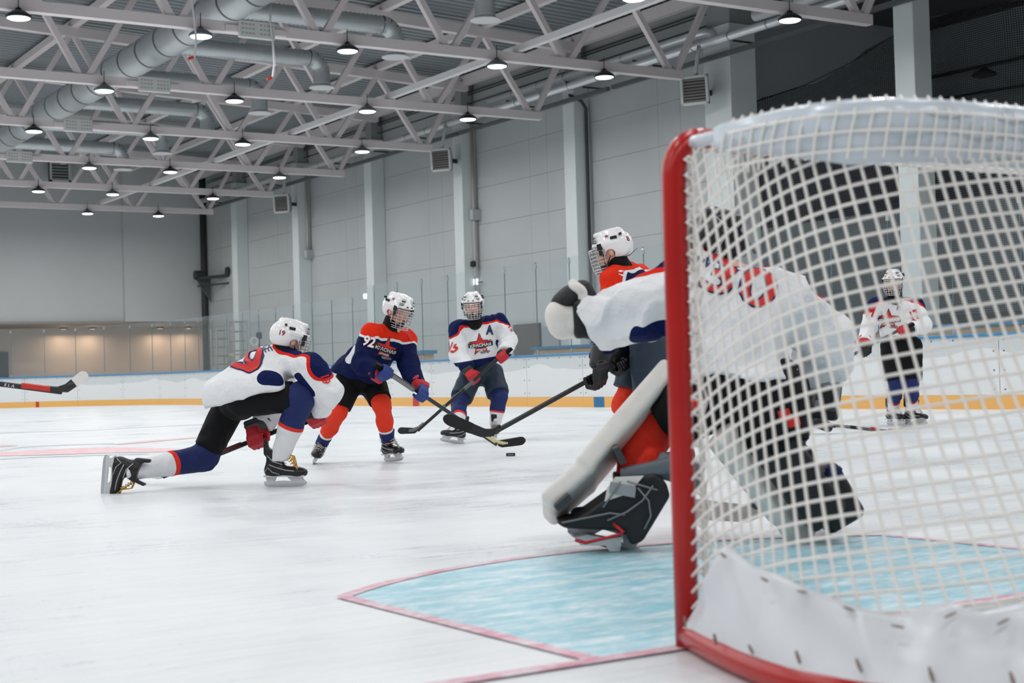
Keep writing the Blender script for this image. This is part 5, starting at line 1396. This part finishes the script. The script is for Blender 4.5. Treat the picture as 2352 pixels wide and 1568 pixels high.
# ---------------- white player 15 facing the camera
J = J_(dict(P=(1107,852,15.8), N=(1093,741,15.72), SR=(1052,757,15.65), SL=(1146,740,15.78), ER=(1053,818,15.58), WR=(1077,847,15.44), EL=(1169,783,15.68), WL=(1159,808,15.46),
            HR=(1084,860,15.78), HL=(1130,858,15.82), KR=(1056,922,15.50), KL=(1146,912,15.62), HEM=(1108,838,15.74)))
f15 = [(at(1046,1019,Z=0), -RH*.85+TC*.5, UPW*.97+RH*.22), (at(1138,1011,Z=0)*1.0, TC*.96-RH*.1, UPW)]
h15 = (at(1086,703,15.58), TC*.98-RH*.12-UPW*.12, UPW-RH*.03)
p15, j15, sp, fr_ = person('15', 'player in white jersey facing the camera between the navy player and the goalkeeper', J, f15, h15,
    dict(mj=MJ_WHITEHEM, mp=M_SLATE, ms=MS_BLUE, hemr=(.20,.17), chestr=(.19,.135), shr=.095, armr=(.094,.09,.072), pr=(.125,.115), sr=(.085,.075,.055), pl=.86, sk=.95, v=.010, seed=8, yl=.06, hs=1.06, front=TC, sidelow=.2, hemn=-(CU*.9-CR*.42),
         group='players on the ice', hprint=[('15', (0,.10,.115), (1,0,0), (0,-.6,.8), .032, M_PMAR), ('КРАСНАЯ', (0,.14,.078), (1,0,0), (0,-.2,1), .012, M_PRED), ('АРМИЯ', (0,.14,.064), (1,0,0), (0,-.2,1), .010, M_PMAR)]))
crest(j15, at(1103,791,15.5), CR*.98+CU*.12, CU*.98-CR*.12, .205)
number(j15, 'A', at(1124,757,15.5), CR, CU+CR*.05, .10, M_PNAVY, None, .75, .045, 'letter')
number(j15, '15', at(1036,799,15.5), CR*.55+CU*-.2+TC*.8, CU+CR*-.2, .10, M_PRED, None, .8, .03, 'sleeve_number', .12, .07)
number(j15, '15', at(1178,752,15.5), CR*.5-CU*.7, CU*.7+CR*.6, .08, M_PRED, None, .8, .03, 'sleeve_number')
press('collar_v', poly_2d([[(-.085,.09),(-.02,.09),(0,.05),(.02,.09),(.085,.09),(0,-.045)]]), bvh_of(j15), at(1096,746,15.5), CR, CU, M_NAVY, j15, .004, .02)
hR, hL = at(1087,867,15.38), at(1152,818,15.40); ax = nrm(hL-hR)
stick('black hockey stick of the facing white player, crossing down to the left', hL+ax*.12, at(957,995,15.12), at(916,997,15.02), CU, MATS['shaft_black'], MATS['blade_black'], 'hockey sticks', M_BLKC, ((.70,.73,mat('band_green',(40,140,90),.4)),(.4,.5,mat('band_steel',(110,112,114),.35,.5))), curve=.02)
glove(p15, J['WR'], hR, ax, TC*.9-CR*.3, M_GRED, M_GBLK, 1.1, J['ER'], .007)
glove(p15, J['WL'], hL, ax, TC*.8+CR*.5, M_GRED, M_GBLK, 1.1, J['EL'], .007)

# ---------------- navy player 8 behind the goalkeeper's arm
J = J_(dict(P=(1490,795,10.4), N=(1436,618,10.35), SR=(1468,640,10.62), SL=(1412,642,10.16), ER=(1440,740,10.65), WR=(1425,812,10.35), EL=(1402,750,10.02), WL=(1380,822,10.05),
            HR=(1478,800,10.55), HL=(1494,800,10.25), KR=(1438,930,10.50), KL=(1500,965,10.2), HEM=(1480,775,10.4)))
f8 = [(at(1480,1076,Z=0), -RH+FH*.2, UPW), (at(1565,1082,Z=0), -RH+FH*.2, UPW)]
h8 = (at(1405,577,10.28), -RH*.93+FH*.22-UPW*.18, UPW)
p8, j8, sp, fr_ = person('8', 'player in navy and red jersey facing left behind the goalkeeper, partly hidden by the post', J, f8, h8,
    dict(mj=MJ_NAVY, mp=M_SLATE, ms=MS_RED, hemr=(.21,.20), chestr=(.19,.14), shr=.10, armr=(.092,.088,.07), pr=(.15,.115), sr=(.09,.08,.055), pl=.74, sk=.97, hs=1.05, seed=11, yl=.08, front=-RH, sidelow=.15,
         group='players on the ice', hprint=[('8', (-.05,-.12,.05), (-.6,-.6,0) if False else (.8,-.6,0), (0,0,1), .036, M_PMAR), ('★', (-.09,.0,.1), (0,-1,0), (.5,0,.86), .035, M_PMAR)]))
press('name_print', text_2d('БУР', .06, .03), bvh_of(j8), at(1490,640,10.2), TC*.7+CR*.7-CU*.25, CU+CR*.2, M_PWHT, j8, .005, .012)
mb = MB(); q0 = h8[0]; mb.tube([at(1434,590,10.2), at(1447,585,10.2), at(1464,569,10.2)], [.006,.009,.004], 6, flat=.35); mb.build('helmet_strap', M_HBLK, p8, True)
hL, hR = at(1366,866,10.05), at(1421,838,10.25); ax = nrm(hR-hL)
stick('long black hockey stick with a black-taped blade reaching left in front of the facing player', hR+ax*.25, at(1116,1008,9.85), at(1016,972,9.72), CU*.95+TC*.1+CR*.2, MATS['shaft_black'], MATS['blade_black'], 'hockey sticks', M_BLKC, (), bl_h=.075, curve=.02, blade_end=(.38, MATS['tape_black']))
glove(p8, J['WL'], hL, ax, TC*.9-CR*.2, M_GBLK, mat('glove_cuff_black', (26,26,29), .4), 1.28, J['EL'])
glove(p8, J['WR'], hR, ax, FH, M_GBLK, MATS['glove_cuff_black'], 1.1, J['ER'], .008)

# ---------------- white player 17 on the right, seen through the net
J = J_(dict(P=(2068,785,16.3), N=(2054,686,16.3), SR=(2008,704,16.22), SL=(2104,702,16.35), ER=(1994,752,16.2), WR=(1988,782,16.08), EL=(2120,748,16.22), WL=(2092,757,16.0),
            HR=(2048,796,16.3), HL=(2092,796,16.3), KR=(2058,880,16.22), KL=(2092,878,16.22), HEM=(2062,772,16.28)))
f17 = [(at(2052,976,Z=0), TC*.85+RH*.5, UPW), (at(2096,976,Z=0), TC*.7+RH*.7, UPW)]
h17 = (at(2052,650,16.18), TC*.9-RH*.38-UPW*.05, UPW)
p17, j17, sp, fr_ = person('17', 'player in white jersey standing upright by the far boards, seen through the goal net', J, f17, h17,
    dict(mj=MJ_WHITE, mp=M_BLKC, ms=MS_BLUE, hemr=(.20,.16), chestr=(.19,.135), shr=.09, armr=(.094,.09,.072), pr=(.125,.118), sr=(.085,.075,.056), pl=.92, sk=.97, v=.010, seed=14, yl=.05, hs=1.06, front=TC, sidelow=.22,
         group='players on the ice', hprint=[('17', (0,.10,.115), (1,0,0), (0,-.6,.8), .03, M_PMAR)]))
crest(j17, at(2050,733,16.0), CR, CU, .20)
number(j17, '17', at(1996,716,15.95), CR*.8+TC*.3, CU, .11, M_PRED, None, .8, .03, 'sleeve_number'); number(j17, '17', at(2114,722,16.0), CR*.7+CU*.3, CU-CR*.3, .11, M_PRED, None, .8, .03, 'sleeve_number')
number(j17, 'A', at(2073,703,16.0), CR, CU, .075, M_PGRY, None, .7, .03, 'letter')
press('collar_v', poly_2d([[(-.085,.09),(-.02,.09),(0,.05),(.02,.09),(.085,.09),(0,-.045)]]), bvh_of(j17), at(2051,688,16.0), CR, CU, M_NAVY, j17, .004, .02)
hR, hL = at(1986,804,16.04), at(2074,757,15.94); ax = nrm(hL-hR)
stick('grey hockey stick held by the upright player near the far boards', hL+ax*.12, hR-ax*1.0, hR-ax*1.0-RH*.28+TC*.05, CU, mat('shaft_steel', (96,98,100), .35, .4), MATS['blade_black'], 'hockey sticks', M_BLKC, ((.5,.6,MATS['band_steel']),))
glove(p17, J['WR'], hR, ax, TC*.9-CR*.3, M_GBLK, M_GRED, 1.1, J['ER'], .007)
glove(p17, J['WL'], hL, ax, TC*.8+CU*.3, M_GRED, M_GBLK, 1.1, J['EL'], .007)

# ---------------- goalkeeper 30
J = J_(dict(P=(1700,885,5.78), N=(1652,612,5.90), SR=(1790,690,5.80), SL=(1592,650,5.92), ER=(1885,780,5.86), WR=(1888,842,6.0), EL=(1470,710,5.92), WL=(1374,738,6.02),
            HR=(1772,905,5.74), HL=(1632,900,5.80), KR=(1775,1005,5.72), KL=(1500,975,5.92), HEM=(1695,868,5.78)))
f30 = [(at(1912,1222,Z=0), FH*.9+RH*.25, UPW*.93-RH*.36), (at(1408,1262,Z=0), -RH*.97+TC*.1, UPW*.9+RH*.3)]
h30 = (at(1640,562,5.98), -RH*.45+FH*.9-UPW*.1, UPW)
p30, j30, sp, fr_ = person('30', 'goalkeeper in white jersey crouching in front of the goal, glove arm stretched out left', J, f30, h30,
    dict(mj=MJ_GOALIE, mp=M_BLKC, ms=MS_REDG, hemr=(.235,.19), chestr=(.215,.165), shr=.12, armr=(.125,.12,.11), pr=(.15,.13), sr=(.095,.085,.06), pl=.72, plR=1.08, sk=1.0, seed=17, yl=.10, helmet=False, front=FH-RH*.5, wr=.022, wf=6.5, msR=M_BLKC, sidepts=[at(1480,772,5.85), at(1560,768,5.80)], sidelow=.2, v=.0085, hemn=-(CU),
         group='players on the ice'))
number(j30, '30', at(1712,643,5.6), CR*.88-CU*.33, CU*.93+CR*.34, .15, M_PRED, M_PNAVY, 1.42)
press('name_print', text_2d('КРИТТЕН', .040, .02), bvh_of(j30), at(1668,600,5.6), CR*.97-CU*.16, CU, M_PNAVY, j30, .004, .012)
hc, hf, hu = h30; r_, f_, u_ = frame(hf, hu); F = Field(); F.add(ell(hc+u_*.02, (r_, f_, u_), (.115,.14,.135)), .02); F.add(ell(hc+f_*.05-u_*.06, (r_, f_, u_), (.09,.11,.09)), .05); F.add(rbox(hc-f_*.125+u_*.01, (r_, f_, u_), (.06,.022,.085), .02), .01); F.carve(rbox(hc-f_*.06-u_*.15, (r_, f_, u_), (.2,.1,.05), .02), .01)
gm = fobj('goalie_mask', F, .007, M_HBLK, p30)
mb = MB()
for a in (-.6, 0, .6):
    mb.tube([hc+r_*.10*math.sin(a*1.6)-f_*.13+u_*(.11-.02*abs(a)), hc+r_*.05*math.sin(a)-f_*.155+u_*.03, hc+r_*.1*math.sin(a*2)-f_*.14-u_*.06], .007, 6, flat=.4)
mb.build('mask_straps', mat('strap_grey', (150,154,170), .6), gm, True)
# catching glove
axs = (CR, CU, CF); Gd = 6.04
F = Field(); F.add(rbox(at(1306,738,Gd), (nrm(CR+CU*.12), nrm(CU-CR*.12), CF), (.078,.070,.075), .05), .01); F.add(ell(at(1278,724,Gd), axs, (.045,.06,.07)), .03); F.add(rbox(at(1366,694,Gd-.02), axs, (.022,.014,.05), .01), 0)
cg_ = fobj('catching_glove', F, .007, M_GWHT, p30)
F = Field(); F.add(rbox(at(1330,733,Gd-.005), (nrm(CR+CU*.05), nrm(CU-CR*.05), CF), (.026,.078,.085), .02), 0); F.add(rbox(at(1352,733,Gd-.005), (nrm(CR+CU*.05), nrm(CU-CR*.05), CF), (.026,.080,.085), .02), .004); fobj('wrist_panel', F, .007, M_GBLK, cg_)
F = Field(); F.add(ell(at(1312,682,Gd), (nrm(CR+CU*.55), nrm(CU-CR*.55), CF), (.078,.050,.08)), .01); F.add(cone(at(1285,700,Gd), at(1262,722,Gd), .03,.012), .03); F.add(cone(at(1340,665,Gd), at(1364,686,Gd), .035,.02), .03); fobj('pocket', F, .007, mat('pocket_mesh', (24,25,27), .6, bump=1.0, bscale=70), cg_)
F = Field(); F.add(ell(at(1328,664,Gd-.05), (nrm(CR-CU*.6), nrm(CU+CR*.6), CF), (.040,.024,.04)), .01); F.add(cone(at(1316,650,Gd-.04), at(1338,684,Gd-.06), .018,.022), .01); fobj('thumb_roll', F, .006, M_GWHT, cg_)
# blocker
bx0 = at(1893,898,6.02); ba = nrm(CU+CR*.12); bb = nrm(CR-CU*.12)
F = Field(); F.add(rbox(bx0, (bb, ba, CF), (.068,.115,.03), .02), 0); F.add(rbox(bx0-CF*.05, (bb, ba, CF), (.05,.075,.045), .03), .02); fobj('blocker', F, .007, M_GBLK, p30)
for (dx, dy, w_, h_) in ((-.02,.05,.018,.03), (.03,-.02,.012,.04), (-.035,-.06,.014,.022)):
    mb = MB(); mb.obox(bx0+bb*dx+ba*dy-CF*.098, (bb, ba, CF), (w_, h_, .006), .003); mb.build('blocker_panel', mat('panel_grey', (150,152,156), .5) if 'panel_grey' not in MATS else MATS['panel_grey'], p30)
# leg pads
def leg_pad(bot, top, n, w_, th, nm='leg_pad', mt=M_GWHT):
    bot, top = V(bot), V(top); a = nrm(top-bot); n = V(n); n = nrm(n-a*(n@a)); s = np.cross(a, n); L = np.linalg.norm(top-bot)
    F = Field(); c = (bot+top)/2
    F.add(rbox(c+a*L*.12, (s, a, n), (w_/2, L*.38, th/2), .025), 0); F.add(rbox(bot+a*L*.13+n*.004, (s, nrm(a-n*.14), nrm(n+a*.14)), (w_/2*.96, L*.16, th/2*.9), .025), .02)
    return fobj(nm, F, .008, mt, p30), a, n, s, L
pL, a_, n_, s_, L_ = leg_pad(at(1272,1172,5.70), at(1540,862,5.92), -CR*.74+CU*.66+CF*.35, .27, .085)
cb = at(1418,1150,5.68)
_o = at(1420,1160,5.70)
def px2(x, y): d_ = at(x, y, 5.58)-at(1420, 1160, 5.58); return (float(d_@CR), float(d_@CU))
mat('pad_black', (15,16,18), .5, bump=.2, bscale=90)
mb = MB(); mb.prism([px2(*q) for q in ((1396,1128),(1436,1086),(1502,1078),(1526,1100),(1535,1132),(1472,1236),(1444,1246),(1432,1212),(1292,1206),(1272,1192),(1312,1184),(1346,1164))], -.12, .10, (_o, CR, CU, CF)); cw = mb.build('calf_wrap', MATS['pad_black'], pL, 'auto')
bv_ = cw.modifiers.new('soft_edge', 'BEVEL'); bv_.width = .022; bv_.segments = 3
F = Field(); F.add(rbox(at(1492,1078,5.62), (nrm(CR+CU*.22), nrm(CU-CR*.22), CF), (.11,.028,.03), .015), 0); F.add(rbox(at(1560,1080,5.66), (nrm(CR-CU*.3), nrm(CU+CR*.3), CF), (.09,.05,.03), .02), .02); fobj('knee_strap', F, .007, mat('pad_grey', (96,104,110), .55), pL)
mb = MB(); mb.prism([(-.07,-.05),(.02,-.02),(.075,.045),(-.03,.04),(-.06,.0)], -.006, .006, (at(1432,1120,5.575), CR, CU, CF)); mb.build('pad_flash', M_GWHT, pL)
mb = MB(); mb.prism([(-.05,-.012),(.045,-.03),(.05,.01),(-.045,.03)], -.004, .004, (at(1430,1124,5.565), CR, CU, CF)); mb.build('pad_logo', MATS['panel_grey'] if 'panel_grey' in MATS else M_GBLK, pL)
for pts in ([(1395,1195),(1440,1175),(1475,1150),(1500,1115)], [(1290,1200),(1340,1190),(1400,1178),(1435,1182)], [(1465,1120),(1490,1150),(1495,1185),(1480,1215)], [(1440,1105),(1475,1115),(1510,1125)], [(1385,1165),(1410,1130),(1425,1105)]):
    mb = MB(); mb.tube([at(x, y, 5.558) for x, y in pts], .0035, 5); mb.build('pad_seam', mat('seam_grey', (120,124,126), .6) if 'seam_grey' not in MATS else MATS['seam_grey'], pL, True)
mb = MB(); mb.obox(at(1418,1040,5.70), (nrm(CR*.45-CU*.9), nrm(CR*.9+CU*.45), CF), (.034,.012,.14), .003); mb.build('pad_label', M_DARK, pL)
mb = MB(); mb.obox(at(1290,1145,5.68), (nrm(CR*.75+CU*.66), nrm(CR*-.66+CU*.75), CF), (.035,.012,.14), .003); mb.build('pad_label', M_DARK, pL)
mb = MB(); mb.tube([at(1322,1240,5.6), at(1345,1246,5.58), at(1380,1238,5.56), at(1420,1228,5.56), at(1432,1222,5.56), at(1412,1205,5.58), at(1402,1196,5.6)], .007, 6); mb.build('skate_cord', M_GRED, p30, True)
mb = MB(); mb.prism([px2(*q) for q in ((1316,1232),(1345,1224),(1398,1234),(1427,1229),(1421,1263),(1398,1264),(1388,1250),(1330,1249))], -.06, .0, (_o, CR, CU, CF)); mb.build('skate_cowling', mat('cowling_white', (226,228,230), .3), p30)
pR, a2, n2, s2, L2 = leg_pad(at(1868,1210,5.86), at(1672,965,5.74), CF*.75-CR*.6-CU*.1, .26, .09)
F = Field(); F.add(rbox(at(1822,1085,5.72), (nrm(CR*.8+CU*.6), a2, nrm(CF)), (.085,.20,.09), .03), 0); F.add(rbox(at(1905,1140,5.80), (nrm(CR*.85+CU*.5), nrm(CU*.85-CR*.5), CF), (.085,.12,.08), .03), .03); fobj('calf_wrap', F, .008, MATS['pad_black'], pR)
mb = MB(); mb.obox(at(1915,1085,5.70), (CR, CU, CF), (.03,.025,.02), .008); mb.build('pad_tab', M_NAVY, pR)
for k_, (x, y) in enumerate(((1800,950), (1822,968), (1606,928))):
    mb = MB(); mb.obox(at(x, y, 5.60), (nrm(CR+CU*.3), nrm(CU-CR*.3), CF), (.025,.02,.01), .006); mb.build('pants_trim', M_PRED, p30)
# goalkeeper stick
gs_h = at(1728,1200,6.15)
stick('wide pale goalkeeper stick resting blade-down on the ice inside the crease edge', at(1898,905,6.08), at(1742,1200,6.02), at(1560,1192,6.25), UPW, mat('goalie_shaft', (60,62,64), .45), mat('goalie_blade', (196,196,190), .5, var=.05, vscale=14), 'hockey sticks', None, (), bl_h=.085, shaft=(.032,.024), curve=.03, paddle=(.42, .085, mat('goalie_paddle', (78,80,82), .45)))

# ---------------- loose items
mb = MB(); c = at(1173,1047,Z=0); mb.lathe(c, [(.001,.0),(.036,.0),(.0381,.002),(.0381,.0234),(.036,.0254),(.001,.0254)], 32); pk = mb.build('puck', mat('puck_rubber', (22,22,23), .6), None, 'auto'); tag(pk, 'black rubber puck lying on the ice', 'puck')
mb = MB()
for q in range(5): mb.obox(V(c)+V((0,0,.0125))+nrm(TC+RH*(q-2)*.28)*.0381, (nrm(RH-TC*(q-2)*.28), UPW, TC), (.004,.007,.0012)); 
mb.build('puck_print', M_PGRY, pk)
# stick entering from the left edge, held by a player out of the frame
sh0, hl, tp = at(-260,852,9.4), at(172,908,9.15), at(206,864,9.05)
lf = stick('hockey stick with white-taped toe poking in from the left edge of the picture', sh0, at(150,905,9.2), at(207,866,9.3), CU*.75-CR*.6, MATS['shaft_black'], MATS['blade_black'], 'hockey sticks', None, ((.775,.94, mat('band_bright_red', (206,44,30), .4)),(.94,.985,MATS['shaft_black'])), bl_h=.06, curve=.0, blade_end=(.45, M_GWHT))
bm = text_2d('E L A', .017, .006, 1.25, .25); tr = bvh_of([o for o in lf.children if o.name.startswith('shaft')][0])
press('shaft_lettering', bm, tr, at(24,884.5,9.27), CR*.988-CU*.135, CU*.988+CR*.135, M_PWHT, lf, .0012, .02, start=.2)
# stick lying low behind the goalkeeper, right of his blocker
stick('striped hockey stick low over the ice behind the goalkeeper, blade tipped up', at(1840,972,14.9), at(2062,996,15.4), at(2126,968,15.6), CU*.85-CR*.45, mat('shaft_taped', (92,90,90), .5, var=.8, vscale=9), mat('blade_grey', (150,152,154), .5), 'hockey sticks', M_BLKC, ((.25,.35,M_GBLK),(.5,.6,M_GBLK),(.72,.8,MATS['band_red'])), bl_h=.06, curve=0)
F = Field(); F.add(ecap(at(1868,968,15.0), at(1902,982,15.0), CU, .05,.06,.045,.045), 0); F.add(cone(at(1882,962,14.95), at(1907,975,14.95), .03,.025), .01); lg = fobj('loose_glove', F, .01, M_GBLK); tag(lg, 'black glove on the butt of the low striped stick, half hidden behind the goalkeeper', 'glove')
